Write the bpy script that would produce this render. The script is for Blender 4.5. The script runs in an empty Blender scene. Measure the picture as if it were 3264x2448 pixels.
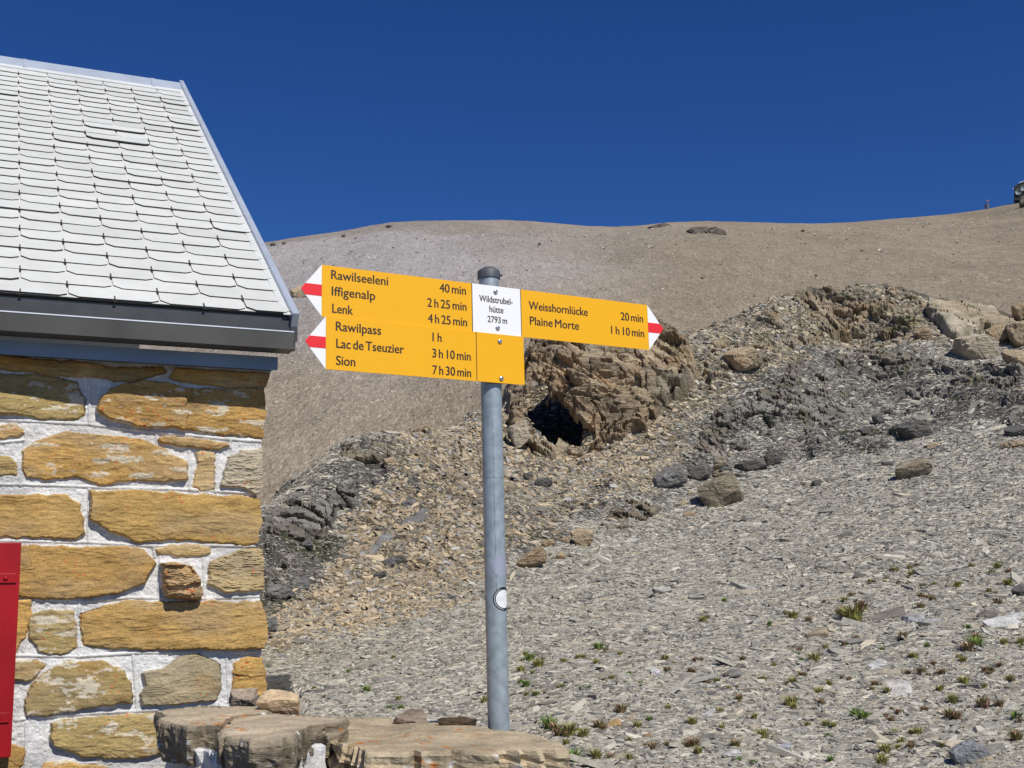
import bpy, bmesh, math, random
import numpy as np
from mathutils import Vector, Matrix

S = bpy.context.scene
rng = np.random.default_rng(7)
random.seed(7)

# ------------------------------------------------------------------ camera
FPX, PITCH, ROLL = 3840.0, 0.1858, -0.0253          # focal length in photo pixels (3264 wide), radians
cp, sp, cr, sr = math.cos(PITCH), math.sin(PITCH), math.cos(ROLL), math.sin(ROLL)
Fv = np.array([0, cp, sp]); R0 = np.array([1., 0, 0]); U0 = np.array([0, -sp, cp])
Rv = cr * R0 + sr * U0; Uv = -sr * R0 + cr * U0
cam_d = bpy.data.cameras.new("camera"); cam = bpy.data.objects.new("camera", cam_d)
S.collection.objects.link(cam); S.camera = cam
cam_d.sensor_width = 36.0; cam_d.lens = FPX / 3264 * 36.0
cam_d.clip_start = 0.05; cam_d.clip_end = 5000
M = Matrix.Identity(4)
for i in range(3):
    M[i][0] = Rv[i]; M[i][1] = Uv[i]; M[i][2] = -Fv[i]
cam.matrix_world = M

# ------------------------------------------------------------------ light
SUN_EL, SUN_AZ = math.radians(46.5), math.radians(180 - 33)     # azimuth from +Y towards +X
world = bpy.data.worlds.new("World"); S.world = world; world.use_nodes = True
wn = world.node_tree.nodes; wn.clear()
sky = wn.new("ShaderNodeTexSky"); sky.sky_type = 'NISHITA'; sky.sun_disc = False
sky.sun_elevation = SUN_EL; sky.sun_rotation = SUN_AZ
sky.altitude = 2800; sky.air_density = 1.0; sky.dust_density = 0.0; sky.ozone_density = 5.0
bg = wn.new("ShaderNodeBackground"); bg.inputs[1].default_value = 0.086
wo = wn.new("ShaderNodeOutputWorld")
hs_ = wn.new('ShaderNodeHueSaturation'); hs_.inputs['Saturation'].default_value = 1.24; hs_.inputs['Hue'].default_value = .514
world.node_tree.links.new(sky.outputs[0], hs_.inputs['Color']); world.node_tree.links.new(hs_.outputs[0], bg.inputs[0]); world.node_tree.links.new(bg.outputs[0], wo.inputs[0])
sun_d = bpy.data.lights.new("sun", 'SUN'); sun_d.energy = 4.5; sun_d.angle = math.radians(0.53); sun_d.color = (1, 0.96, 0.89)
sun = bpy.data.objects.new("sun", sun_d); S.collection.objects.link(sun)
sdir = Vector((math.sin(SUN_AZ) * math.cos(SUN_EL), math.cos(SUN_AZ) * math.cos(SUN_EL), math.sin(SUN_EL)))
sun.rotation_euler = sdir.to_track_quat('Z', 'Y').to_euler()
S.view_settings.view_transform = 'Standard'; S.view_settings.look = 'None'
S.view_settings.exposure = 0.0; S.view_settings.gamma = 1.0
S.view_settings.use_curve_mapping = False

# ------------------------------------------------------------------ helpers: pixels, noise, meshes
def ray(x, y):
    x = np.asarray(x, float); y = np.asarray(y, float)
    v = Fv * FPX + (x - 1632)[..., None] * Rv - (y - 1224)[..., None] * Uv
    return v / np.linalg.norm(v, axis=-1, keepdims=True)
def project(X):
    d = X @ Fv
    return 1632 + FPX * (X @ Rv) / d, 1224 - FPX * (X @ Uv) / d
def hit(x, y, P, N):
    v = ray(x, y); return v * ((P @ N) / (v @ N))[..., None]

def _h(ix, iy, iz, seed):
    h = (ix.astype(np.uint32) * np.uint32(374761393) + iy.astype(np.uint32) * np.uint32(668265263)
         + iz.astype(np.uint32) * np.uint32(2147483647) + np.uint32(seed * 974711 + 12345))
    h = (h ^ (h >> np.uint32(13))) * np.uint32(1274126177)
    h = (h ^ (h >> np.uint32(16))) * np.uint32(2246822519)
    return ((h ^ (h >> np.uint32(15))) & np.uint32(0xFFFFFF)).astype(np.float64) / 8388607.5 - 1.0
def vn(P, seed=0):
    P = np.asarray(P, float); i = np.floor(P).astype(np.int64); f = P - i; w = f * f * f * (f * (f * 6 - 15) + 10)
    x, y, z = i[:, 0], i[:, 1], i[:, 2]; o = 0
    for a in (0, 1):
        for b in (0, 1):
            for c in (0, 1):
                ww = (w[:, 0] if a else 1 - w[:, 0]) * (w[:, 1] if b else 1 - w[:, 1]) * (w[:, 2] if c else 1 - w[:, 2])
                o = o + ww * _h(x + a, y + b, z + c, seed)
    return o
def fbm(P, octv=4, seed=0, gain=0.5, lac=2.03):
    P = np.asarray(P, float); a, o = 1.0, 0
    for k in range(octv):
        o = o + a * vn(P, seed + k * 17); P = P * lac; a *= gain
    return o
def p3(*c): return np.stack([np.broadcast_to(np.asarray(k, float), np.broadcast(*c).shape) for k in c], -1).reshape(-1, 3)
def smooth(a, b, x):
    t = np.clip((x - a) / (b - a), 0, 1); return t * t * (3 - 2 * t)

def mesh_np(name, V, loops, sizes, mat, parent=None, col=None, smooth_shade=False, mats=None, midx=None):
    V = np.asarray(V, np.float32); loops = np.asarray(loops, np.int32).ravel(); sizes = np.asarray(sizes, np.int32).ravel()
    me = bpy.data.meshes.new(name); me.vertices.add(len(V)); me.vertices.foreach_set('co', V.ravel())
    me.loops.add(len(loops)); me.loops.foreach_set('vertex_index', loops)
    me.polygons.add(len(sizes)); st = np.zeros(len(sizes), np.int32); st[1:] = np.cumsum(sizes)[:-1]
    me.polygons.foreach_set('loop_start', st)
    try: me.polygons.foreach_set('loop_total', sizes)
    except Exception: pass
    for m in (mats or [mat]): me.materials.append(m)
    if midx is not None: me.polygons.foreach_set('material_index', np.asarray(midx, np.int32))
    me.polygons.foreach_set('use_smooth', np.full(len(sizes), smooth_shade))
    me.update(calc_edges=True); me.validate()
    if col is not None:
        at = me.attributes.new('Col', 'FLOAT_COLOR', 'POINT')
        c4 = np.ones((len(V), 4), np.float32); c4[:, :3] = col; at.data.foreach_set('color', c4.ravel())
    o = bpy.data.objects.new(name, me); S.collection.objects.link(o)
    if parent: o.parent = parent
    return o
def grid_quads(nu, nv, wrap=False):
    i = np.arange(nu if wrap else nu - 1)[:, None]; j = np.arange(nv - 1)[None]
    a = i * nv + j; b = ((i + 1) % nu) * nv + j
    return np.stack([a, b, b + 1, a + 1], -1).reshape(-1, 4)

class MB:                                             # small mesh builder
    def __init__(s): s.V = []; s.F = []
    def add(s, V, F):
        o = len(s.V); s.V += [tuple(map(float, v)) for v in V]; s.F += [tuple(int(i) + o for i in f) for f in F]
    def box8(s, c):                                   # 8 corners: bottom quad then top quad
        s.add(c, [(3, 2, 1, 0), (4, 5, 6, 7), (0, 1, 5, 4), (1, 2, 6, 5), (2, 3, 7, 6), (3, 0, 4, 7)])
    def prism(s, P, Q):                               # two congruent polygons
        n = len(P); s.add(list(P) + list(Q), [tuple(range(n - 1, -1, -1)), tuple(range(n, 2 * n))] +
                          [(i, (i + 1) % n, n + (i + 1) % n, n + i) for i in range(n)])
    def rev(s, prof, C, ax=(0, 0, 1), n=40, cap=True):         # lathe: (radius, height) list round axis
        ax = np.array(ax, float); ax /= np.linalg.norm(ax); t = np.array([1, 0, 0]) if abs(ax[0]) < .9 else np.array([0, 1, 0])
        e1 = np.cross(ax, t); e1 /= np.linalg.norm(e1); e2 = np.cross(ax, e1); C = np.array(C, float); V = []
        for r, h in prof:
            for k in range(n):
                a = 2 * math.pi * k / n; V.append(C + ax * h + r * (math.cos(a) * e1 + math.sin(a) * e2))
        F = [(i * n + k, i * n + (k + 1) % n, (i + 1) * n + (k + 1) % n, (i + 1) * n + k) for i in range(len(prof) - 1) for k in range(n)]
        if cap: F += [tuple(range(n - 1, -1, -1)), tuple((len(prof) - 1) * n + k for k in range(n))]
        s.add(V, F)
    def build(s, name, mat, parent=None, bevel=0, smooth_shade=False, seg=2):
        me = bpy.data.meshes.new(name); me.from_pydata(s.V, [], s.F)
        bm = bmesh.new(); bm.from_mesh(me); bmesh.ops.recalc_face_normals(bm, faces=bm.faces)
        if bevel: bmesh.ops.bevel(bm, geom=list(bm.edges), offset=bevel, segments=seg, affect='EDGES', profile=.6)
        bm.to_mesh(me); bm.free()
        me.materials.append(mat)
        if smooth_shade: me.polygons.foreach_set('use_smooth', [True] * len(me.polygons)); me.set_sharp_from_angle(angle=math.radians(38))
        o = bpy.data.objects.new(name, me); S.collection.objects.link(o)
        if parent: o.parent = parent
        return o
def empty(name, loc=(0, 0, 0)):
    o = bpy.data.objects.new(name, None); S.collection.objects.link(o); return o
def tag(o, label=None, cat=None, group=None, kind=None):
    if label: o['label'] = label
    if cat: o['category'] = cat
    if group: o['group'] = group
    if kind: o['kind'] = kind
    return o

# ------------------------------------------------------------------ materials
def newmat(name):
    m = bpy.data.materials.new(name); m.use_nodes = True; nt = m.node_tree
    return m, nt, nt.nodes['Principled BSDF']
def nd(nt, typ, **kw):
    n = nt.nodes.new(typ)
    for k, v in kw.items(): setattr(n, k, v)
    return n
def noise_n(nt, scale, detail=4, rough=.55, vec=None):
    n = nd(nt, 'ShaderNodeTexNoise'); n.inputs['Scale'].default_value = scale; n.inputs['Detail'].default_value = detail; n.inputs['Roughness'].default_value = rough
    if vec is not None: nt.links.new(vec, n.inputs['Vector'])
    return n
def ramp_n(nt, fac, stops):
    r = nd(nt, 'ShaderNodeValToRGB'); nt.links.new(fac, r.inputs[0]); e = r.color_ramp.elements
    while len(e) < len(stops): e.new(.5)
    for q, (p, c) in zip(e, stops): q.position = p; q.color = (c, c, c, 1) if isinstance(c, (int, float)) else (*c, 1)
    return r
def mix_n(nt, mode, fac, a, b):
    m = nd(nt, 'ShaderNodeMix', data_type='RGBA', blend_type=mode)
    for s, v in ((0, fac), (6, a), (7, b)):
        if isinstance(v, (int, float)): m.inputs[s].default_value = v
        elif isinstance(v, tuple): m.inputs[s].default_value = (*v, 1)
        else: nt.links.new(v, m.inputs[s])
    return m.outputs[2]
def bump_n(nt, h, strength, dist, normal=None):
    b = nd(nt, 'ShaderNodeBump'); b.inputs['Strength'].default_value = strength; b.inputs['Distance'].default_value = dist
    nt.links.new(h, b.inputs['Height'])
    if normal is not None: nt.links.new(normal, b.inputs['Normal'])
    return b.outputs[0]
def mapped(nt, scale=(1, 1, 1), rot=(0, 0, 0), src='Object'):
    tc = nd(nt, 'ShaderNodeTexCoord'); mp = nd(nt, 'ShaderNodeMapping')
    mp.inputs['Scale'].default_value = scale; mp.inputs['Rotation'].default_value = rot
    nt.links.new(tc.outputs[src], mp.inputs[0]); return mp.outputs[0]
def mat_flat(name, col, rough=.5, metal=0., var=.06, vscale=6., bump=0., bscale=60., spec=.5):
    m, nt, b = newmat(name); v = mapped(nt)
    n = noise_n(nt, vscale, 5, .6, v); r = ramp_n(nt, n.outputs[0], [(.3, 1 - var * 2), (.7, 1 + var)])
    nt.links.new(mix_n(nt, 'MULTIPLY', 1.0, col, r.outputs[0]), b.inputs['Base Color'])
    b.inputs['Roughness'].default_value = rough; b.inputs['Metallic'].default_value = metal
    b.inputs['Specular IOR Level'].default_value = spec
    if bump:
        n2 = noise_n(nt, bscale, 3, .6, v); nt.links.new(bump_n(nt, n2.outputs[0], bump, .004), b.inputs['Normal'])
    return m
def mat_rock(name, s1=9., streak=(1, 1, 1), rot=(0, 0, 0), amp=(.6, 1.35), bump=.6, bdist=.02, fine=70., tint=(.9, .55, .25), tfac=.0):
    """albedo comes from each stone's own colour attribute; streaks, grain and rust from noise"""
    m, nt, b = newmat(name)
    a = nd(nt, 'ShaderNodeAttribute', attribute_name='Col'); v = mapped(nt, streak, rot); v0 = mapped(nt)
    n1 = noise_n(nt, s1, 6, .65, v); r1 = ramp_n(nt, n1.outputs[0], [(.28, amp[0]), (.5, 1.0), (.74, amp[1])])
    c = mix_n(nt, 'MULTIPLY', 1.0, a.outputs['Color'], r1.outputs[0])
    n2 = noise_n(nt, fine, 3, .6, v0); r2 = ramp_n(nt, n2.outputs[0], [(.3, .78), (.7, 1.18)])
    c = mix_n(nt, 'MULTIPLY', 1.0, c, r2.outputs[0])
    if tfac:
        n3 = noise_n(nt, s1 * .45, 4, .6, v0); r3 = ramp_n(nt, n3.outputs[0], [(.55, 0.), (.72, tfac)])
        c = mix_n(nt, 'MULTIPLY', r3.outputs[0], c, tint)
    nt.links.new(c, b.inputs['Base Color'])
    b.inputs['Roughness'].default_value = .85; b.inputs['Specular IOR Level'].default_value = .25
    nb = bump_n(nt, n1.outputs[0], bump, bdist); nb = bump_n(nt, n2.outputs[0], bump * .6, bdist * .3, nb)
    nt.links.new(nb, b.inputs['Normal'])
    return m
M_wall = mat_rock('hut_stone_and_mortar', 10., (1, 1, 4.5), (0, 0, 0), (.74, 1.2), .6, .012, 130.)
M_rock = mat_rock('outcrop_rock', 6., (1, 1, 6.), (.35, .33, 0), (.62, 1.3), .8, .05, 46., (1., .7, .42), .5)
M_slab = mat_rock('weathered_slab', 9., (1, 1, 5.), (.05, .05, 0), (.6, 1.25), .7, .014, 110., (1., .62, .3), .3)
M_cleft = mat_rock('cleft_stone', 9., (5., 5., .8), (0, 0, .5), (.45, 1.3), .9, .02, 90.)
M_chip = mat_rock('slate_chip', 22., (1, 1, 1), (0, 0, 0), (.72, 1.2), .3, .004, 160.)
M_ground = mat_rock('scree_ground', 16., (1, 1, 2.), (0, 0, 0), (.35, 1.4), 1.0, .05, 60.)
M_tile = mat_flat('fibre_cement_shingle', (.60, .61, .60), .6, 0, .05, 5., .12, 140., .3)
M_tile_edge = mat_flat('shingle_edge', (.05, .05, .05), .8)  # near-black edges paint in the shaded gaps under lifted shingles
M_hook = mat_flat('slate_hook', (.05, .05, .045), .6, .2)
M_zinc = mat_flat('weathered_zinc', (.29, .31, .34), .42, .85, .12, 5.)
M_zinc_light = mat_flat('pale_zinc_flashing', (.52, .58, .66), .42, .35, .07, 6.)
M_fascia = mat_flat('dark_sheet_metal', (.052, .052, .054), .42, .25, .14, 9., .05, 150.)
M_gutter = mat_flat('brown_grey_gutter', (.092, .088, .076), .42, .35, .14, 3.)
M_soffit = mat_flat('zinc_soffit', (.26, .30, .34), .5, .5, .08, 4.)
M_pole = mat_flat('galvanised_pole', (.37, .425, .45), .42, .35, .14, 34., .05, 220.)
M_cap = mat_flat('pole_cap_plastic', (.085, .095, .105), .55, 0, .15, 40.)
M_yellow = mat_flat('sign_yellow', (.86, .43, .006), .38, 0, .012, 3., 0, 60, .4)
M_white = mat_flat('sign_white', (.86, .86, .85), .38, 0, .012, 3.)
M_red = mat_flat('sign_red', (.80, .025, .03), .38, 0, .012, 3.)
M_ink = mat_flat('sign_ink', (.032, .018, .008), .5, 0, .02)
M_bolt = mat_flat('steel_bolt', (.62, .62, .60), .28, 1.0, .05, 60.)
M_alu = mat_flat('aluminium_edge', (.45, .40, .25), .5, .3)
M_shutter = mat_flat('red_shutter_paint', (.33, .006, .010), .42, 0, .10, 4., .06, 30., .3)
M_sticker = mat_flat('sticker_white', (.80, .81, .80), .4)
M_stick_ring = mat_flat('sticker_black', (.015, .016, .02), .4)
M_residue = mat_flat('sticker_residue', (.36, .38, .46), .45, .2)

# ------------------------------------------------------------------ terrain (one continuous height field)
# control points: photo pixel + distance along the ground; elevation is interpolated between them
CTRL = [(1300,2302,4.95),(900,2300,4.95),(1560,2308,4.85),(1750,2345,4.1),(3200,2448,3.6),(2600,2448,3.6),(1900,2448,3.6),(1400,2470,3.7),(900,2480,3.9),(300,2480,4.0),(-300,2480,4.0),(3700,2448,3.6),
 (3700,2200,5.2),(3200,2200,5.2),(2500,2200,5.2),(1800,2200,5.3),(1300,2205,5.9),(900,2215,6.0),(300,2230,5.6),
 (3700,2000,7.0),(3200,2000,7.0),(2500,2000,7.1),(1900,2000,7.4),(1300,2030,7.6),(900,2100,7.5),(300,2180,7.5),
 (3700,1850,8.9),(3200,1850,8.9),(2500,1850,9.1),(1900,1850,9.6),(3200,1700,11.0),(2600,1700,11.6),(2100,1720,12.0),
 (3700,1550,13.0),(3200,1550,13.2),(2700,1550,14.2),(2300,1550,14.6),(3200,1400,15.6),(2700,1420,16.6),(2300,1430,16.6),(3200,1250,18.6),(2700,1250,19.5),
 (3200,1120,21.5),(2700,1100,22.0),(3200,1005,25.0),(2950,945,24.6),(2830,905,24.0),(2700,925,23.6),(2500,940,22.0),(2400,1000,21.4),(2250,1070,20.0),
 (2100,1060,19.0),(1950,1100,18.0),(1780,1110,17.4),(1690,1150,16.8),(1520,1335,15.0),(1300,1370,13.6),(1080,1420,12.4),(950,1520,11.6),(860,1595,11.0),(600,1700,10.8),(200,1800,10.6),
 (1600,1800,10.4),(1300,1850,9.4),(1000,1900,9.2),(1700,1600,12.6),(1400,1600,11.6),(1100,1650,10.9),(1900,1500,14.4),(2100,1300,16.8),(1800,1440,16.0),(1600,1480,13.9),(2000,1250,16.8)]
CA = []; 
for x, y, r in CTRL:
    v = ray(x, y); h = math.hypot(v[0], v[1]); CA.append((math.atan2(v[0], v[1]), math.log(r), v[2] / h))
for x, r, t in [(860,12.6,.055),(1080,14.2,.09),(1300,15.6,.11),(1520,17.2,.125),(1750,19.5,.165),(2100,21.4,.19),(2450,24.6,.20),(2830,27.,.205),(3200,29.,.19),(3700,30,.17),(200,12.5,.0),
                (860,20.,-.02),(1300,22.,.0),(1750,27.,.03),(2100,29.,.04),(2450,32.,.05),(2830,35.,.05),(3200,37.,.05),(3700,38,.04),(200,18,-.02),
                (200,44,.015),(900,44,.015),(1700,44,.015),(2500,46,.02),(3300,48,.02),(3800,48,.02)]:
    v = ray(x, 1500.); CA.append((math.atan2(v[0], v[1]), math.log(r), t))
for x in (-300, 600, 1500, 2400, 3300, 3900):
    v = ray(x, 2400.); a = math.atan2(v[0], v[1])
    CA.append((a, math.log(2.4), -.235)); CA.append((a, math.log(1.5), -.42))
CA = np.array(CA); KX, KY = 2.2, 1.0
def _U(d2): return np.where(d2 > 1e-12, d2 * np.log(d2 + 1e-300), 0)
cX = np.stack([CA[:, 0] * KX, CA[:, 1] * KY], 1); nC = len(cX)
D2 = ((cX[:, None] - cX[None]) ** 2).sum(-1); Kmat = _U(D2) + np.eye(nC) * 2e-3
Pm = np.concatenate([np.ones((nC, 1)), cX], 1)
sol = np.linalg.solve(np.block([[Kmat, Pm], [Pm.T, np.zeros((3, 3))]]), np.concatenate([CA[:, 2], np.zeros(3)]))
def tps(az, lr):
    q = np.stack([az.ravel() * KX, lr.ravel() * KY], 1); out = np.empty(len(q))
    for s in range(0, len(q), 40000):
        k = q[s:s + 40000]; d2 = ((k[:, None] - cX[None]) ** 2).sum(-1)
        out[s:s + 40000] = _U(d2) @ sol[:nC] + sol[nC] + k @ sol[nC + 1:]
    return out.reshape(az.shape)

def inpoly(px, py, poly):
    ins = np.zeros(np.shape(px), bool); n = len(poly)
    for i in range(n):
        x0, y0 = poly[i]; x1, y1 = poly[(i + 1) % n]
        if y0 == y1: continue
        c = ((y0 > py) != (y1 > py)) & (px < (x1 - x0) * (py - y0) / (y1 - y0) + x0); ins ^= c
    return ins
def sdf(px, py, poly):                                # signed distance, positive inside
    d = np.full(np.shape(px), 1e18); n = len(poly)
    for i in range(n):
        x0, y0 = poly[i]; x1, y1 = poly[(i + 1) % n]; ex, ey = x1 - x0, y1 - y0
        t = np.clip(((px - x0) * ex + (py - y0) * ey) / (ex * ex + ey * ey + 1e-12), 0, 1)
        d = np.minimum(d, (px - x0 - t * ex) ** 2 + (py - y0 - t * ey) ** 2)
    d = np.sqrt(d); return np.where(inpoly(px, py, poly), d, -d)

# ground zones, outlined on the photo and pinned to the ground they lie on
Z_TAN = [(700,2170),(850,1990),(920,1880),(1000,1800),(1150,1640),(1180,1500),(1300,1400),(1450,1370),(1540,1300),(1660,1120),(1900,1060),(2230,1060),(2350,1010),(2450,930),(2650,900),(2900,930),(3264,960),(3300,1130),(2900,1100),(2550,1120),(2330,1250),(2230,1330),(2210,1480),(2000,1560),(1750,1740),(1500,1850),(1250,1990),(850,2125)]
Z_DARK = [[(700,1700),(840,1600),(1060,1480),(1250,1400),(1330,1480),(1200,1600),(1080,1700),(990,1820),(920,1930),(850,2040),(700,2100)],
          [(2180,1500),(2230,1360),(2330,1260),(2550,1110),(2850,1100),(3350,1130),(3350,1380),(2900,1400),(2600,1450),(2300,1530)], [(1480,1560),(1700,1520),(1900,1500),(2150,1500),(2260,1560),(2080,1620),(1900,1690),(1720,1790),(1560,1850),(1440,1840),(1520,1700)]]
def zones(X):
    px, py = project(X); w = fbm(X * 1.3, 3, 5) * 45; w2 = fbm(X * 1.3 + 31, 3, 9) * 45
    tan = smooth(-40, 50, sdf(px + w, py + w2, Z_TAN))
    dk = np.zeros(len(X))
    pt = .35 + .65 * smooth(-.35, .25, fbm(X * 1.1 + 7, 4, 15))
    for k, z in enumerate(Z_DARK): dk = np.maximum(dk, (1., 1., .62)[k] * smooth(-40, 60, sdf(px + w2, py + w, z)))
    return tan * (1 - dk), dk * pt
BED = np.array([-.30, -.28, .91])
azs = np.linspace(math.radians(-33), math.radians(42), 1022)
lrs = np.linspace(math.log(1.5), math.log(48), 520)
AZ, LR = np.meshgrid(azs, lrs, indexing='ij')
T0 = tps(AZ, LR); RR = np.exp(LR); GX, GY = RR * np.sin(AZ), RR * np.cos(AZ); GZ = RR * T0
G = np.stack([GX, GY, GZ], -1).reshape(-1, 3)
tanm, dkm = zones(G)
rough = np.maximum(tanm * .6, dkm) * smooth(7.5, 12, RR.ravel())
disp = fbm(G * .55, 3, 3) * .05 * smooth(3, 9, RR.ravel()) + fbm(G * 2.2, 4, 11) * (.012 + .10 * rough)
lay = (G @ BED) * 4.2 + fbm(G * .9, 3, 21) * .9; fr = lay - np.floor(lay)
disp += rough * (smooth(.0, .75, fr) - smooth(.82, 1., fr) - .4) * .13
lay2 = (G @ BED) * 13 + fbm(G * 2.1, 3, 23) * 1.1; fr2 = lay2 - np.floor(lay2)
disp += rough * (smooth(0., .8, fr2) - smooth(.85, 1., fr2) - .4) * .04
GZ = (G[:, 2] + disp).reshape(RR.shape); G[:, 2] = GZ.ravel()
# the terrace drops away in front of the hut wall
c_az = math.atan2(ray(866, 2200)[0], ray(866, 2200)[1])
drop = smooth(c_az + .012, c_az - .02, AZ) * smooth(6.4, 5.9, RR); GZ = GZ - drop * np.maximum(0, GZ + 1.75) * .92
# recess under the overhang of the crag
vh = ray(1762, 1436); azh = math.atan2(vh[0], vh[1]); ih = int(round((azh - azs[0]) / (azs[1] - azs[0]))); th_ = vh[2] / math.hypot(vh[0], vh[1])
jh = np.argmax((GZ[ih] / np.exp(lrs) >= th_) & (np.arange(len(lrs)) > 200)); r0h = math.exp(lrs[jh]); zh = GZ[ih, jh]
lat = (AZ - azh) * RR; cut = zh + .0 * (RR - r0h) + np.maximum(0, RR - r0h - 2.6) * 4 + np.maximum(0, np.abs(lat) - .40) * 5 + np.maximum(0, r0h - RR) * 30
GZ = np.minimum(GZ, cut); G[:, 2] = GZ.ravel()
TT = GZ / RR
def ground_polar(az, r):                              # bilinear height lookup
    fi = np.clip((az - azs[0]) / (azs[1] - azs[0]), 0, len(azs) - 1.001); fj = np.clip((np.log(r) - lrs[0]) / (lrs[1] - lrs[0]), 0, len(lrs) - 1.001)
    i = fi.astype(int); j = fj.astype(int); a = fi - i; b = fj - j
    return (GZ[i, j] * (1 - a) * (1 - b) + GZ[i + 1, j] * a * (1 - b) + GZ[i, j + 1] * (1 - a) * b + GZ[i + 1, j + 1] * a * b)
def ground(x, y): return ground_polar(np.arctan2(x, y), np.hypot(x, y))
def cast(px, py, rmin=3.0, tab=None):
    """distance at which the view ray through a photo pixel meets the ground"""
    px = np.atleast_1d(np.asarray(px, float)); py = np.atleast_1d(np.asarray(py, float))
    v = ray(px, py); az = np.arctan2(v[:, 0], v[:, 1]); t = v[:, 2] / np.hypot(v[:, 0], v[:, 1])
    tab = TT if tab is None else tab; j0 = np.searchsorted(lrs, math.log(rmin)); fi = np.clip((az - azs[0]) / (azs[1] - azs[0]), 0, len(azs) - 1.001); out = []
    for i in (fi.astype(int), fi.astype(int) + 1):
        tb = tab[i][:, j0:]; ok = tb >= t[:, None]; j = np.maximum(np.argmax(ok, 1), 1); k = np.arange(len(t))
        f = np.clip((t - tb[k, j - 1]) / (tb[k, j] - tb[k, j - 1] + 1e-12), 0, 1); out.append(np.where(ok.any(1), np.exp(lrs[j0 + j - 1] * (1 - f) + lrs[j0 + j] * f), np.nan))
    a = fi - fi.astype(int); r = np.where(np.isfinite(out[0]) & np.isfinite(out[1]) & (np.abs(out[0] - out[1]) < 1.), out[0] * (1 - a) + out[1] * a, np.where(a < .5, out[0], out[1]))
    return r
def at_px(px, py):
    r = cast(px, py)[0]
    if not np.isfinite(r):
        v = ray(px, py); az = math.atan2(v[0], v[1]); i = int(round((az - azs[0]) / (azs[1] - azs[0]))); r = math.exp(lrs[np.argmax(np.where(np.arange(len(lrs)) > 300, TT[i], -9))])
    return r
C_SCREE = np.array([.27, .265, .245]); C_TAN = np.array([.27, .22, .155]); C_DARK = np.array([.18, .166, .144])
def zone_col(tan, dk, base=C_SCREE):
    return base * (1 - tan - dk)[:, None] + C_TAN * tan[:, None] + C_DARK * dk[:, None]
moss = smooth(.25, .55, fbm(G * 1.7, 4, 44)) * smooth(.25, .6, dkm + .55 * tanm * (project(G)[0] > 2150)) * .8
gcol = zone_col(tanm, dkm); gcol = gcol * (1 - moss)[:, None] + np.array([.105, .125, .045]) * moss[:, None]
gcol = gcol * .5 * (1 + .2 * fbm(G * .8, 3, 40))[:, None]  # darkened: the shade in gaps between chips is put into this colour
o = mesh_np('scree_slope', G, grid_quads(len(azs), len(lrs)), np.full((len(azs) - 1) * (len(lrs) - 1), 4), M_ground, col=gcol, smooth_shade=True)
tag(o, kind='structure', label='grey scree slope rising to a rocky outcrop behind the signpost')

# lower terrace under and behind the photographer, reaching to the horizon
mb = MB(); ring = [(.0, -1.75)] ; V = [(0, 0, -1.75)]; Fc = []
rad = [1, 2, 4, 10, 30, 120, 600, 3000]; nn = 72
for k, r in enumerate(rad):
    for q in range(nn): a = 2 * math.pi * q / nn; V.append((r * math.cos(a), r * math.sin(a), -1.75 - .12 * max(0, r - 6) ** .8))
for q in range(nn): Fc.append((0, 1 + q, 1 + (q + 1) % nn))
for k in range(len(rad) - 1):
    for q in range(nn): a = 1 + k * nn; Fc.append((a + q, a + nn + q, a + nn + (q + 1) % nn, a + (q + 1) % nn))
mb.add(V, Fc); M_low = mat_flat('lower_ground', (.15, .14, .125), .9, 0, .3, 1.5, .5, 12.)
tag(mb.build('ground', M_low), kind='structure', label='stony ground below the hut terrace')

# ------------------------------------------------------------------ far mountainside with the skyline crest
SKYL = [(-600,900),(200,850),(600,815),(850,772),(930,758),(1000,748),(1100,733),(1180,718),(1250,708),(1330,703),(1450,702),(1600,702),(1700,706),(1790,713),(1870,720),(1960,722),(2060,716),(2130,708),(2260,704),(2370,706),(2480,710),(2600,712),(2700,708),(2800,700),(2900,692),(3000,684),(3070,676),(3150,664),(3264,640),(3500,600),(4000,540)]
sv = [ray(a, b) for a, b in SKYL]; s_az = np.array([math.atan2(v[0], v[1]) for v in sv]); s_t = np.array([v[2] / math.hypot(v[0], v[1]) for v in sv])
faz = np.linspace(math.radians(-38), math.radians(48), 724)
fs = np.concatenate([np.linspace(0, 1, 300), 1 + np.linspace(.004, .5, 30)])
FA, FS = np.meshgrid(faz, fs, indexing='ij')
rc = 215 + 26 * np.sin(faz * 5 + .6) + 60 * smooth(.1, .5, faz); tc = np.interp(faz, s_az, s_t)
R1 = 38.0
rr = R1 + (rc[:, None] - R1) * np.clip(FS, 0, 1) + (FS > 1) * (FS - 1) * 160
zc = (tc * rc)[:, None]
zz = np.where(FS <= 1, .3 + (zc - .3) * (.94 * np.clip(FS, 0, 1) + .06 * np.clip(FS, 0, 1) ** 2 + 0.03 * np.sin(np.clip(FS, 0, 1) * math.pi) ), zc - (FS - 1) * 70)
FXY = np.stack([rr * np.sin(FA), rr * np.cos(FA), zz], -1).reshape(-1, 3)
fade = np.clip(np.minimum(1, (1 - np.clip(FS, 0, 1)) * 8 + .12), 0, 1).ravel()
FXY[:, 2] += (fbm(FXY * [.03, .012, .012], 4, 61) * 1.1 + fbm(FXY * .11, 3, 65) * .30) * fade + fbm(FXY * .5, 3, 71) * .03
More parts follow.
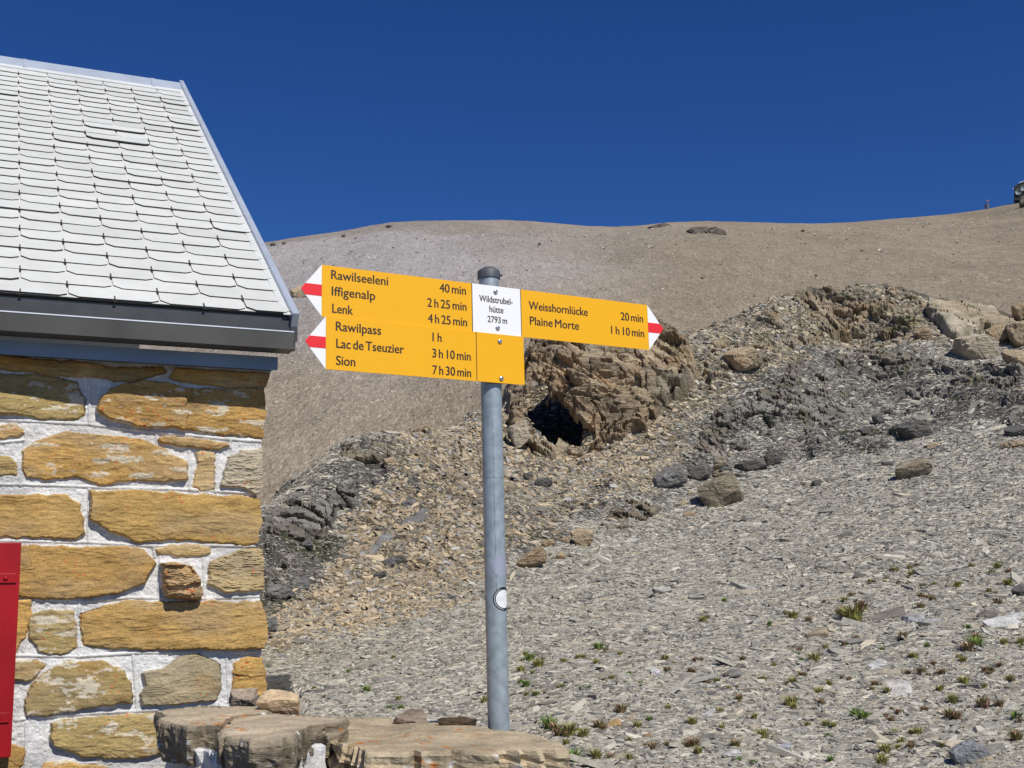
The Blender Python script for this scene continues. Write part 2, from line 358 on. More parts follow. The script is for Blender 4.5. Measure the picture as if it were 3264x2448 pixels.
def far_at(px, py):
    v = ray(px, py); az = math.atan2(v[0], v[1]); t = v[2] / math.hypot(v[0], v[1]); i = int(np.argmin(abs(faz - az)))
    Q = FXY.reshape(len(faz), len(fs), 3)[i]; tq = Q[:, 2] / np.hypot(Q[:, 0], Q[:, 1]); j = np.argmax(tq >= t) if (tq >= t).any() else int(np.argmax(tq))
    return math.hypot(Q[j, 0], Q[j, 1]), Q[j]
m, nt, b = newmat('far_scree')
v0 = mapped(nt, (1, .24, .24))
nM = noise_n(nt, .9, 8, .7, v0); rM = ramp_n(nt, nM.outputs[0], [(.3, .82), (.5, 1.), (.7, 1.15)])
fa = nd(nt, 'ShaderNodeAttribute', attribute_name='Col'); c = mix_n(nt, 'MULTIPLY', 1., fa.outputs['Color'], rM.outputs[0])
vo = nd(nt, 'ShaderNodeTexVoronoi'); vo.inputs['Scale'].default_value = 13.; nt.links.new(v0, vo.inputs['Vector'])
sepv = nd(nt, 'ShaderNodeSeparateColor'); nt.links.new(vo.outputs['Color'], sepv.inputs[0])
rV = ramp_n(nt, sepv.outputs[0], [(0., .68), (.25, .88), (.6, 1.0), (.88, 1.13), (1., 1.55)])
c = mix_n(nt, 'MULTIPLY', 1., c, rV.outputs[0])
vo2 = nd(nt, 'ShaderNodeTexVoronoi'); vo2.inputs['Scale'].default_value = 5.5; nt.links.new(v0, vo2.inputs['Vector'])
sp2 = nd(nt, 'ShaderNodeSeparateColor'); nt.links.new(vo2.outputs['Color'], sp2.inputs[0])
rV2 = ramp_n(nt, sp2.outputs[1], [(0., .8), (.2, .95), (.7, 1.0), (.9, 1.05), (1., 1.25)])
c = mix_n(nt, 'MULTIPLY', 1., c, rV2.outputs[0])
nt.links.new(c, b.inputs['Base Color']); b.inputs['Roughness'].default_value = .95; b.inputs['Specular IOR Level'].default_value = .1
bb = bump_n(nt, vo.outputs['Distance'], .6, .05); bb = bump_n(nt, nM.outputs[0], .35, .3, bb); nt.links.new(bb, b.inputs['Normal'])
M_far = m
fpx = project(FXY)[0] + 260 * fbm(FXY * [.03, .012, .012], 4, 301); w_ = smooth(1250, 2200, fpx)[:, None]; w2_ = smooth(.1, .6, fbm(FXY * [.05, .014, .014], 4, 302))[:, None]
hgt_ = smooth(8, 40, FXY[:, 2] + 10 * fbm(FXY * [.04, .02, .02], 3, 303))[:, None]; w_ = 1 - (1 - w_) * hgt_
fcol = np.array([.325, .300, .285]) * (1 - w_) + np.array([.268, .222, .162]) * w_; fcol = fcol * (1 + .10 * fbm(FXY * [.13, .012, .012], 4, 305))[:, None]; fcol = fcol * (1 - .5 * w2_) + np.array([.19, .155, .11]) * .5 * w2_
o = mesh_np('mountain_slope', FXY, grid_quads(len(faz), len(fs)), np.full((len(faz) - 1) * (len(fs) - 1), 4), M_far, smooth_shade=True, col=fcol * 1.0)
tag(o, kind='structure', label='bare gravelly mountainside rising to the skyline')

# ------------------------------------------------------------------ slate chips and debris (countless ground cover)
def chip_mesh(name, P, Nrm, L, W, H, col, mat, sides=5):
    n = len(P); a0 = rng.uniform(0, 2 * math.pi, n)
    a0 = np.where(rng.uniform(0, 1, n) < .75, .12 + rng.normal(0, .45, n), a0)
    t = np.stack([np.cos(a0), np.sin(a0), np.zeros(n)], 1); t -= Nrm * (t * Nrm).sum(1, keepdims=True); t /= np.linalg.norm(t, axis=1, keepdims=True)
    bq = np.cross(Nrm, t)
    ang = (np.arange(sides)[None] + rng.uniform(-.36, .36, (n, sides))) * 2 * math.pi / sides
    rad = rng.uniform(.6, 1.2, (n, sides)); ca = np.cos(ang) * rad; sa = np.sin(ang) * rad
    def ringv(k, hh, tilt=0):
        return (P[:, None] + t[:, None] * (ca * k * L[:, None] / 2)[..., None] + bq[:, None] * (sa * k * W[:, None] / 2)[..., None] + Nrm[:, None] * (hh[:, None] * np.ones(sides))[..., None])
    jit = rng.uniform(-.15, .15, (n, sides))
    top = ringv(.9, H / 2) + Nrm[:, None] * (jit * H[:, None])[..., None]; bot = ringv(1.0, -H / 2)
    V = np.concatenate([top, bot], 1).reshape(-1, 3); o = (np.arange(n) * 2 * sides)[:, None]
    ft = o + np.arange(sides)[None]
    i = np.arange(sides); q = np.stack([i + sides, (i + 1) % sides + sides, (i + 1) % sides, i], -1)
    fq = (o[:, :, None] + q[None].reshape(1, sides, 4))
    loops = np.concatenate([ft.ravel(), fq.ravel()]); sizes = np.concatenate([np.full(n, sides), np.full(n * sides, 4)])
    return mesh_np(name, V, loops, sizes, mat, col=np.repeat(col, 2 * sides, 0))
def normals_at(x, y, e=.12):
    gx = (ground(x + e, y) - ground(x - e, y)) / (2 * e); gy = (ground(x, y + e) - ground(x, y - e)) / (2 * e)
    n = np.stack([-gx, -gy, np.ones_like(gx)], 1); return n / np.linalg.norm(n, axis=1, keepdims=True)
def jitter(Nn, s):
    n = Nn + rng.normal(0, 1, Nn.shape) * (s if np.isscalar(s) else s[:, None]); return n / np.linalg.norm(n, axis=1, keepdims=True)
HUT_PSI = .4236
def scatter(n, r0, r1, power):
    az = rng.uniform(math.radians(-16), math.radians(35), n); u = rng.uniform(0, 1, n)
    r = (r0 ** power + u * (r1 ** power - r0 ** power)) ** (1 / power)
    x, y = r * np.sin(az), r * np.cos(az); return x, y, r
x, y, r = scatter(750000, 3.2, 24.0, .5)
z = ground(x, y); X = np.stack([x, y, z], 1); tn, dk = zones(X); px, py = project(X)
moss_c = smooth(.25, .5, fbm(X * 1.7, 4, 44)) * (dk > .2)
keep = ~((np.arctan2(x, y) < c_az + .016) & (r < 6.7)) & (rng.uniform(0, 1, len(x)) > tn * .45 + dk * .38 + .3 * moss_c)
x, y, z, r, X, tn, dk = [k[keep] for k in (x, y, z, r, X, tn, dk)]
n = len(x); sz = np.clip(np.exp(rng.normal(0, .48, n)), .4, 2.6) * np.maximum(.0095, .00122 * r + .0042) * (1 + 1.6 * (rng.uniform(0, 1, n) > .991))
Nn = jitter(normals_at(x, y), .20 + .06 * dk)
L = sz * rng.uniform(1.3, 3.0, n); W = sz * rng.uniform(.45, 1.0, n); H = sz * rng.uniform(.14, .34, n)
g = np.exp(rng.normal(0, .27, n))
pal = np.array([[.36, .355, .33], [.42, .415, .385], [.29, .29, .285], [.37, .34, .285], [.21, .21, .21], [.50, .49, .45]])
ci = rng.choice(6, n, p=[.3, .22, .2, .12, .09, .07]); col = pal[ci] * g[:, None] * np.array([1.03, .975, .865])
tm = (rng.uniform(0, 1, n) < tn * .8)[:, None]; dm = (rng.uniform(0, 1, n) < dk * .72)[:, None]
col = np.where(tm, np.array([.36, .295, .20]) * g[:, None], col); col = np.where(dm, np.array([.20, .185, .16]) * g[:, None], col)
col = col * np.minimum(1, .56 / col.max(1, keepdims=True))
o = chip_mesh('slate_chips', X + np.stack([0 * x, 0 * x, H * .45], 1), Nn, L, W, H, col, M_chip, sides=4)
tag(o, kind='stuff', label='pale grey slate chips covering the slope')
# tan angular debris of the fan below the crag
x, y, r = scatter(440000, 6.5, 24.0, .6); z = ground(x, y); X = np.stack([x, y, z], 1); tn, dk = zones(X)
keep = (rng.uniform(0, 1, len(x)) < tn); x, y, z, r, X, tn, dk = [k[keep] for k in (x, y, z, r, X, tn, dk)]
n = len(x); sz = np.clip(np.exp(rng.normal(0, .5, n)), .4, 2.8) * np.clip(.0024 * r, .018, .046)
Nn = jitter(normals_at(x, y), .42); g = np.exp(rng.normal(0, .36, n))
pal = np.array([[.37, .295, .195], [.32, .25, .16], [.42, .35, .25], [.27, .235, .18], [.25, .24, .225], [.17, .155, .13]])
hill = smooth(1900, 2300, project(X)[0])[:, None] * .75; col = pal[rng.choice(6, n, p=[.28, .22, .13, .14, .13, .10])] * g[:, None]
grey = col.mean(1, keepdims=True); col = col * (1 - hill) + (grey * .5 + col * .5) * np.array([.86, .84, .74]) * hill
col = col * (1 + .22 * fbm(X * .9, 3, 47))[:, None]; col = col * np.minimum(1, .52 / col.max(1, keepdims=True))
o = chip_mesh('rock_debris', X + np.stack([0 * x, 0 * x, sz * .1], 1), Nn, sz * rng.uniform(1, 1.8, n), sz * rng.uniform(.6, 1, n), sz * rng.uniform(.16, .42, n), col, M_chip)
tag(o, kind='stuff', label='tan broken stones spilling down below the crag')
# loose stones on the far mountainside
n = 15000; fi = rng.integers(0, len(faz), n); fj = (rng.uniform(0, 1, n) ** 1.0 * 262).astype(int)
P = FXY.reshape(len(faz), len(fs), 3)[fi, fj] + rng.normal(0, .25, (n, 3)) * [1, 1, 0]
rf = np.hypot(P[:, 0], P[:, 1]); sz = np.exp(rng.normal(0, .45, n)) * .0008 * rf
col = np.clip(np.array([.34, .31, .26]) * np.exp(rng.normal(0, .45, n))[:, None], .05, .65)
o = chip_mesh('gravel', P, jitter(np.tile([0, -.35, .94], (n, 1)), .35), sz * 1.4, sz, sz * .5, col, M_chip)
tag(o, kind='stuff', label='stones strewn over the far mountainside')

# ------------------------------------------------------------------ rocks from traced outlines, each with its own distance and thickness
def resample(poly, m, closed=True):
    P = np.array(poly, float); Q = np.vstack([P, P[:1]]); d = np.r_[0, np.cumsum(np.hypot(*np.diff(Q, axis=0).T))]
    s = np.linspace(0, d[-1], m, endpoint=False); return np.stack([np.interp(s, d, Q[:, 0]), np.interp(s, d, Q[:, 1])], 1)
def rock_px(polys, name, col, mat=None, r=None, depth=.8, tilt=.6, m=44, rings=7, seed=1, strata=1., sink=.0, flat=True, bed=BED, grow=1.16):
    """polys: list of (outline in photo pixels, distance or None); one mesh"""
    VV, LL, CC = [], [], []; off = 0
    for k, (poly, rr_) in enumerate(polys):
        P = resample(poly, m); c0 = P.mean(0); P = c0 + (P - c0) * grow
        jit = fbm(p3(P[:, 0] / 14., P[:, 1] / 14., seed + k), 2, seed) * np.hypot(*(P - c0).T) * .05
        P = c0 + (P - c0) * (1 + jit / np.maximum(1, np.hypot(*(P - c0).T)))[:, None]
        if rr_ is None:
            yb = P[:, 1].max(); xb = P[np.argmax(P[:, 1]), 0]; rr_ = at_px(xb, yb - 3)
        vC = ray(*c0); hz = np.array([vC[0], vC[1], 0]); hz /= np.linalg.norm(hz); up = np.array([0, 0, 1.])
        PN = hz * math.cos(tilt) - up * math.sin(tilt)          # face plane leans back by tilt
        xb, yb = P[np.argmax(P[:, 1])]; vb = ray(xb, yb); base = vb * (rr_ / math.hypot(vb[0], vb[1]))
        ctr = hit(c0[0], c0[1], base, PN)
        out = hit(P[:, 0], P[:, 1], base, PN); size = np.sqrt(np.abs(np.cross(out - ctr, np.roll(out, -1, 0) - ctr)).sum() / 2 / 2)
        wd = -PN * 1.0
        ss = np.concatenate([np.linspace(.06, 1, rings) ** .8, np.linspace(1, .06, rings) [1:] ** .8])
        ff = np.concatenate([np.sqrt(np.maximum(0, 1 - ss[:rings] ** 4)), -1.3 * np.sqrt(np.maximum(0, 1 - ss[rings:] ** 4))])
        V = ctr + (out - ctr)[:, None] * ss[None, :, None] + wd * (ff * depth * size * .55)[None, :, None]
        V = V.reshape(-1, 3); cc = ctr - wd * size * depth * .2
        d = V - cc; dl = np.linalg.norm(d, axis=1, keepdims=True); d /= dl
        amp = np.tile(np.where(np.arange(2 * rings - 1) < rings, 1 - .55 * ss ** 3, .5), m)
        fz = 1.6 / size; q = V * fz + seed * 3.7 + k
        cell = vn(np.floor(q * 1.1 + .6 * vn(q, seed)[:, None]) * 1.7, seed + 3)
        dsp = cell * .12 + fbm(q * 1.3, 3, seed) * .13
        l = (V @ bed) * 2.6 / size + fbm(q * .6, 2, seed + 5) * .7; fr = l - np.floor(l)
        dsp += strata * .15 * (smooth(0, .8, fr) - smooth(.84, 1, fr) - .4)
        l = (V @ bed) * 7.0 / size + fbm(q * 1.5, 2, seed + 6) * .6; fr = l - np.floor(l)
        dsp += strata * .11 * (smooth(0, .8, fr) - smooth(.84, 1, fr) - .4)
        V = V + d * (dsp * size * .55 * amp)[:, None]
        rk = np.random.default_rng(seed * 131 + k)
        ex = np.abs((V - cc)).max(0) + 1e-6
        j1 = np.cross(bed, [0, 1., .2]); j1 /= np.linalg.norm(j1); j2 = np.cross(bed, j1); cuts = [bed, -bed, j1, -j1, j2, -j2]
        for q_ in range(14):
            nk = rk.normal(0, 1, 3) if q_ >= 6 else cuts[q_] + rk.normal(0, .13, 3)
            nk /= np.linalg.norm(nk); t_ = (V - cc) @ nk; hk = t_.max() * ((rk.uniform(.42, .66) if q_ < 2 else rk.uniform(.62, .85)) if q_ < 6 else rk.uniform(.74, .97))
            V = V - (np.maximum(0, t_ - hk) * .94)[:, None] * nk
        nrm2 = V - cc; V = V + nrm2 / (np.linalg.norm(nrm2, axis=1, keepdims=True) + 1e-9) * (fbm(V * 9 / size, 3, seed + 9) * size * .022)[:, None]
        nv = 2 * rings - 1; Q = grid_quads(m, nv, True)[:, ::-1]
        capA = [i * nv for i in range(m)]; capB = [i * nv + nv - 1 for i in range(m)][::-1]
        VV.append(V); LL.append((Q + off, [c + off for c in capA], [c + off for c in capB])); off += len(V)
        cl = np.array(col[k % len(col)] if isinstance(col[0], (tuple, list, np.ndarray)) else col)
        CC.append(np.clip(cl * (1 + .18 * fbm(V * 2.5 / size, 3, seed + 8))[:, None] * (1 + .16 * cell[:, None]), .02, .65))
    loops, sizes = [], []
    for Q, a, b_ in LL:
        loops.append(Q.ravel()); sizes.append(np.full(len(Q), 4)); loops += [a, b_]; sizes += [[len(a)], [len(b_)]]
    return mesh_np(name, np.concatenate(VV), np.concatenate(loops), np.concatenate(sizes), mat or M_rock, col=np.concatenate(CC), smooth_shade=not flat)
def c5(*p): return [(1500 + x / 1.254, 850 + y / 1.254) for x, y in p]
def c6(*p): return [(800 + x / 1.8433, 1250 + y / 1.8433) for x, y in p]
def c7(*p): return [(1600 + x / 1.329, 1700 + y / 1.329) for x, y in p]
TAN = (.36, .27, .165); BRN = (.26, .185, .11); PAL = (.42, .36, .265); GRY = (.20, .195, .185); DRK = (.135, .128, .115); OLV = (.22, .185, .125)
# ------------------------------------------------------------------ crag, ledges and boulders
TAN = (.42, .33, .215); BRN = (.33, .245, .155); OLV = (.30, .255, .18)
def h1(a, b=0, c=0, sd=0): return _h(np.asarray(a).astype(np.int64), np.asarray(b).astype(np.int64) + 0 * np.asarray(a).astype(np.int64), np.asarray(c).astype(np.int64) + 0 * np.asarray(a).astype(np.int64), sd)
def bedrock(name, poly, cols, seed, bed, lay=.2, amp=.10, proud=.06, back=.35, step=3.0, wob=9., edge=26., hole=None, smoothf=1., bulge=()):
    """continuous bedrock face: follows the hillside, broken into layers and joint blocks that stand proud of it"""
    P = np.array(poly, float); x0, y0 = P.min(0) - 12; x1, y1 = P.max(0) + 12
    gx = np.arange(x0, x1, step); gy = np.arange(y0, y1, step); A, B = np.meshgrid(gx, gy, indexing='ij'); a = A.ravel(); b_ = B.ravel()
    q2 = np.stack([a / 45., b_ / 45., 0 * a + seed], 1); wx = fbm(q2, 4, seed) * wob; wy = fbm(q2 + 40, 4, seed) * wob
    sd_ = sdf(a + wx, b_ + wy, poly)
    sh_ = -sdf(a + wx * .9 + 11 * vn(np.stack([a / 17., b_ / 17., 0 * a], 1), 77), b_ + wy * .9 + 11 * vn(np.stack([a / 17., b_ / 17., 0 * a + 9], 1), 78), hole) if hole else sd_ * 0 + 99
    R_ = np.concatenate([cast(a[k:k + 8000], b_[k:k + 8000], 3.0, T0) for k in range(0, len(a), 8000)])
    v = ray(a, b_); az = np.arctan2(v[:, 0], v[:, 1]); ii = np.clip(np.round((az - azs[0]) / (azs[1] - azs[0])).astype(int), 0, len(azs) - 1)
    crest = np.exp(lrs[np.argmax(np.where((np.arange(len(lrs)) > 300) & (lrs < math.log(29)), T0, -9), 1)]); R_ = np.where(np.isfinite(R_), R_, crest[ii])
    Rg = R_.reshape(A.shape)
    for _ in range(6): Rg = (Rg + np.roll(Rg, 1, 1) + np.roll(Rg, -1, 1) + np.roll(Rg, 1, 0) + np.roll(Rg, -1, 0)) / 5 if min(Rg.shape) > 8 else Rg
    R_ = np.where(np.abs(Rg.ravel() - R_) < 1.2, Rg.ravel(), R_)
    X = v * (R_ / np.hypot(v[:, 0], v[:, 1]))[:, None]; hzv = np.stack([np.sin(az), np.cos(az), 0 * az], 1)
    w = np.array([0, 0, .34]) - hzv * .94
    bed = np.array(bed, float); bed /= np.linalg.norm(bed); j1 = np.cross(bed, [0.15, 1., .1]); j1 /= np.linalg.norm(j1); j2 = np.cross(bed, j1)
    off = 0
    def plat(c, k=.80): f = c - np.floor(c); return np.floor(c) + smooth(k, 1, f)
    def saw(c): f = c - np.floor(c); return smooth(0, .78, f) - smooth(.80, 1, f) - .45
    # broken blocks: every cell of the jointed rock is a tilted flat facet, with a crack round it
    wv = np.stack([fbm(X * .9 + 3 * k, 3, seed + 20 + k) for k in range(3)], 1) * .16
    Y = np.stack([(X + wv) @ bed * 2.4, (X + wv) @ j1, (X + wv) @ j2], 1)
    for sc_, am, cr_ in ((2.4, 1., .30), (.95, .50, .16), (.42, .24, .08)):
        C = Y / (lay * sc_); b0 = np.floor(C).astype(np.int64); f1 = np.full(len(C), 9.); f2 = np.full(len(C), 9.); kc = np.zeros((len(C), 3), np.int64); dv = np.zeros((len(C), 3))
        for dx in (-1, 0, 1):
            for dy in (-1, 0, 1):
                for dz in (-1, 0, 1):
                    cc_ = b0 + [dx, dy, dz]; ctr = cc_ + .5 + .42 * np.stack([_h(cc_[:, 0], cc_[:, 1], cc_[:, 2], seed + 31 + q) for q in range(3)], 1)
                    dd = C - ctr; d_ = np.sqrt((dd ** 2).sum(1)); nr = d_ < f1
                    f2 = np.where(nr, f1, np.minimum(f2, d_)); kc[nr] = cc_[nr]; dv[nr] = dd[nr]; f1 = np.where(nr, d_, f1)
        hs_c = [_h(kc[:, 0], kc[:, 1], kc[:, 2], seed + 41 + q) for q in range(4)]
        off = off + am * smoothf * (.55 * hs_c[0] + .55 * (dv[:, 0] * (.5 + .5 * hs_c[1]) + dv[:, 1] * hs_c[2] * .8 + dv[:, 2] * hs_c[3] * .8)) - am * cr_ * (1 - smooth(0, .16, f2 - f1))
        if sc_ == 2.4: hbig = hs_c[0]
    off = off + .16 * saw((X @ bed) / (lay * .45) + fbm(X * .9, 3, seed + 51) * .8) * smoothf
    hfin = hs_c[0]
    off = amp * off + fbm(X * 5, 4, seed + 7) * amp * .08 + fbm(X * .8, 3, seed + 8) * amp * .8
    e_ = smooth(0, edge, sd_); eh = smooth(-3, 5, sh_); sd_ = np.minimum(sd_, sh_ + 2)
    for bx, by, br, ba in bulge: off = off + ba * np.exp(-((a - bx) ** 2 + (b_ - by) ** 2) / br ** 2)
    off = proud + off * (.25 + .75 * e_) - back * (1 - np.sqrt(e_)) - .14 * (1 - eh)
    V = X + w * off[:, None]
    c_ = np.array(cols); cn = fbm(X * .7, 3, seed + 11) * 1.1 + hbig * .55; fi = np.clip((cn + 1) / 2, 0, .999) * (len(c_) - 1); i0 = fi.astype(int); f_ = (fi - i0)[:, None]
    col = c_[i0] * (1 - f_) + c_[np.minimum(i0 + 1, len(c_) - 1)] * f_
    col = col * (1 + .14 * hfin + .16 * fbm(X * 3, 3, seed + 13))[:, None]
    moss = (smooth(.25, .75, fbm(X * 3.1, 5, 44)) * .45 * (X[:, 0] > 2.2))[:, None]; col = col * (1 - moss) + np.array([.11, .125, .05]) * moss
    keep = ((sd_ > -4) & (sh_ > -5)).reshape(A.shape); Q = grid_quads(len(gx), len(gy)); k_ = keep.ravel()[Q].all(1); Q = Q[k_]
    used = np.unique(Q); mp = np.full(len(V), -1); mp[used] = np.arange(len(used))
    # keep only the largest connected piece
    lab = np.arange(len(used)); Qm = mp[Q]
    for _ in range(4000):
        mn = lab[Qm].min(1); l2 = lab.copy(); np.minimum.at(l2, Qm.ravel(), np.repeat(mn, 4)); l2 = l2[l2]
        if (l2 == lab).all(): break
        lab = l2
    big = np.bincount(lab).argmax(); kq = lab[Qm[:, 0]] == big; Qm = Qm[kq]; u2 = np.unique(Qm); m2 = np.full(len(used), -1); m2[u2] = np.arange(len(u2))
    return mesh_np(name, V[used][u2], m2[Qm][:, ::-1], np.full(len(Qm), 4), M_rock, col=np.clip(col[used][u2], .03, .6), smooth_shade=False)
HOL = [(1672, 1310), (1688, 1232), (1740, 1264), (1800, 1322), (1850, 1368), (1893, 1412), (1862, 1438), (1790, 1428), (1722, 1442), (1692, 1408)]
RB = (.30, -.34, .89)
o = bedrock('rock_crag', [(1600,1240),(1650,1160),(1695,1095),(1760,1085),(1900,1100),(2010,1075),(2080,1030),(2150,1052),(2215,1110),(2235,1190),(2190,1270),(2120,1330),(2060,1390),(1950,1425),(1890,1470),(1750,1490),(1640,1445),(1605,1350)], [BRN, OLV, TAN, BRN, (.24, .19, .13), TAN, OLV], 211, RB, lay=.30, amp=.24, proud=.22, back=.6, hole=HOL, bulge=[(1790,1230,95,.30),(1880,1320,80,.28)])
tag(o, 'brown layered rock crag with a dark hollow under its overhang, right of the pole', 'rock crag')
o = bedrock('slate_outcrop', [(2190,1495),(2215,1400),(2240,1330),(2330,1255),(2460,1190),(2560,1125),(2700,1100),(2860,1110),(3000,1130),(3150,1150),(3275,1160),(3275,1260),(3100,1290),(2900,1300),(2760,1340),(2600,1390),(2420,1430),(2330,1500),(2260,1545)], [(.155, .142, .12), (.205, .19, .162), (.26, .243, .21), (.17, .156, .132), (.225, .20, .155)], 221, RB, lay=.17, amp=.15, proud=.05, back=.25)
tag(o, 'broad rugged dark grey slate face below the outcrop ridge', 'rock outcrop')
o = bedrock('slate_outcrop', [(835,1625),(900,1575),(960,1540),(1040,1500),(1130,1495),(1210,1510),(1225,1545),(1150,1570),(1160,1610),(1080,1650),(1050,1720),(990,1730),(1000,1790),(930,1800),(940,1860),(890,1870),(880,1930),(835,1960)], [(.15, .138, .12), (.195, .182, .16), (.26, .245, .22), (.17, .152, .125)], 231, RB, lay=.17, amp=.14, proud=.03, back=.25)
tag(o, 'dark grey broken slate beside the hut corner', 'rock outcrop')
o = bedrock('rock_ledge', [(1062,1470),(1068,1410),(1120,1388),(1190,1392),(1250,1400),(1330,1395),(1400,1380),(1420,1410),(1330,1430),(1270,1470),(1220,1490),(1110,1490)], [(.27, .23, .16), (.22, .19, .14), (.33, .28, .20)], 241, (.12, -.3, .94), lay=.13, amp=.09, proud=.08, back=.3, edge=16)
tag(o, 'layered olive ledge topping the debris left of the pole', 'rock ledge', 'bedrock ledges in the scree')
o = bedrock('slate_outcrop', [(1110,1770),(1200,1720),(1290,1640),(1390,1600),(1410,1620),(1330,1690),(1240,1740),(1150,1800)], [(.20, .20, .195), (.24, .24, .235), (.17, .165, .16)], 251, (.5, -.5, .7), lay=.3, amp=.03, proud=.045, back=.2, edge=14, smoothf=.6)
tag(o, 'long smooth blue grey slate rib crossing the debris fan', 'rock outcrop')
o = bedrock('rock_ledge', [(1890,1660),(1960,1620),(1990,1595),(2060,1588),(2120,1600),(2108,1640),(2050,1675),(1965,1700),(1920,1690)], [(.15, .135, .11), (.22, .18, .125), (.12, .11, .095)], 261, RB, lay=.14, amp=.11, proud=.09, back=.3, edge=14)
tag(o, 'dark jagged broken ledge between the pole and the ribbed boulder', 'rock ledge', 'bedrock ledges in the scree')
o = bedrock('rock_outcrop', [(2225,1110),(2300,1070),(2380,1020),(2435,985),(2450,945),(2490,922),(2560,918),(2640,908),(2720,922),(2790,915),(2845,892),(2905,920),(2960,960),(2965,1040),(2900,1090),(2760,1095),(2600,1100),(2470,1170),(2340,1230),(2260,1240),(2235,1180)], [OLV, (.24, .205, .15), TAN, (.20, .18, .15), OLV, BRN, (.34, .29, .21)], 271, RB, lay=.22, amp=.21, proud=.12, back=.4)
tag(o, 'olive brown jagged rock ridge forming the top of the outcrop', 'rock outcrop')
o = bedrock('rock_slab', [(2942,988),(2975,955),(3090,958),(3180,978),(3205,1010),(3285,1040),(3290,1130),(3215,1100),(3140,1062),(3060,1085),(3010,1085),(2975,1045),(2950,1025)], [(.40, .345, .25), (.45, .395, .30), (.36, .30, .21)], 281, (.2, -.5, .85), lay=.55, amp=.15, proud=.24, back=.5, smoothf=.85)
tag(o, 'large smooth pale tan bedrock slab at the outcrop top near the right edge', 'rock outcrop')
GB = 'loose boulders on the slope'; GL = 'bedrock ledges in the scree'; GS = 'flat slabs lying on the scree'
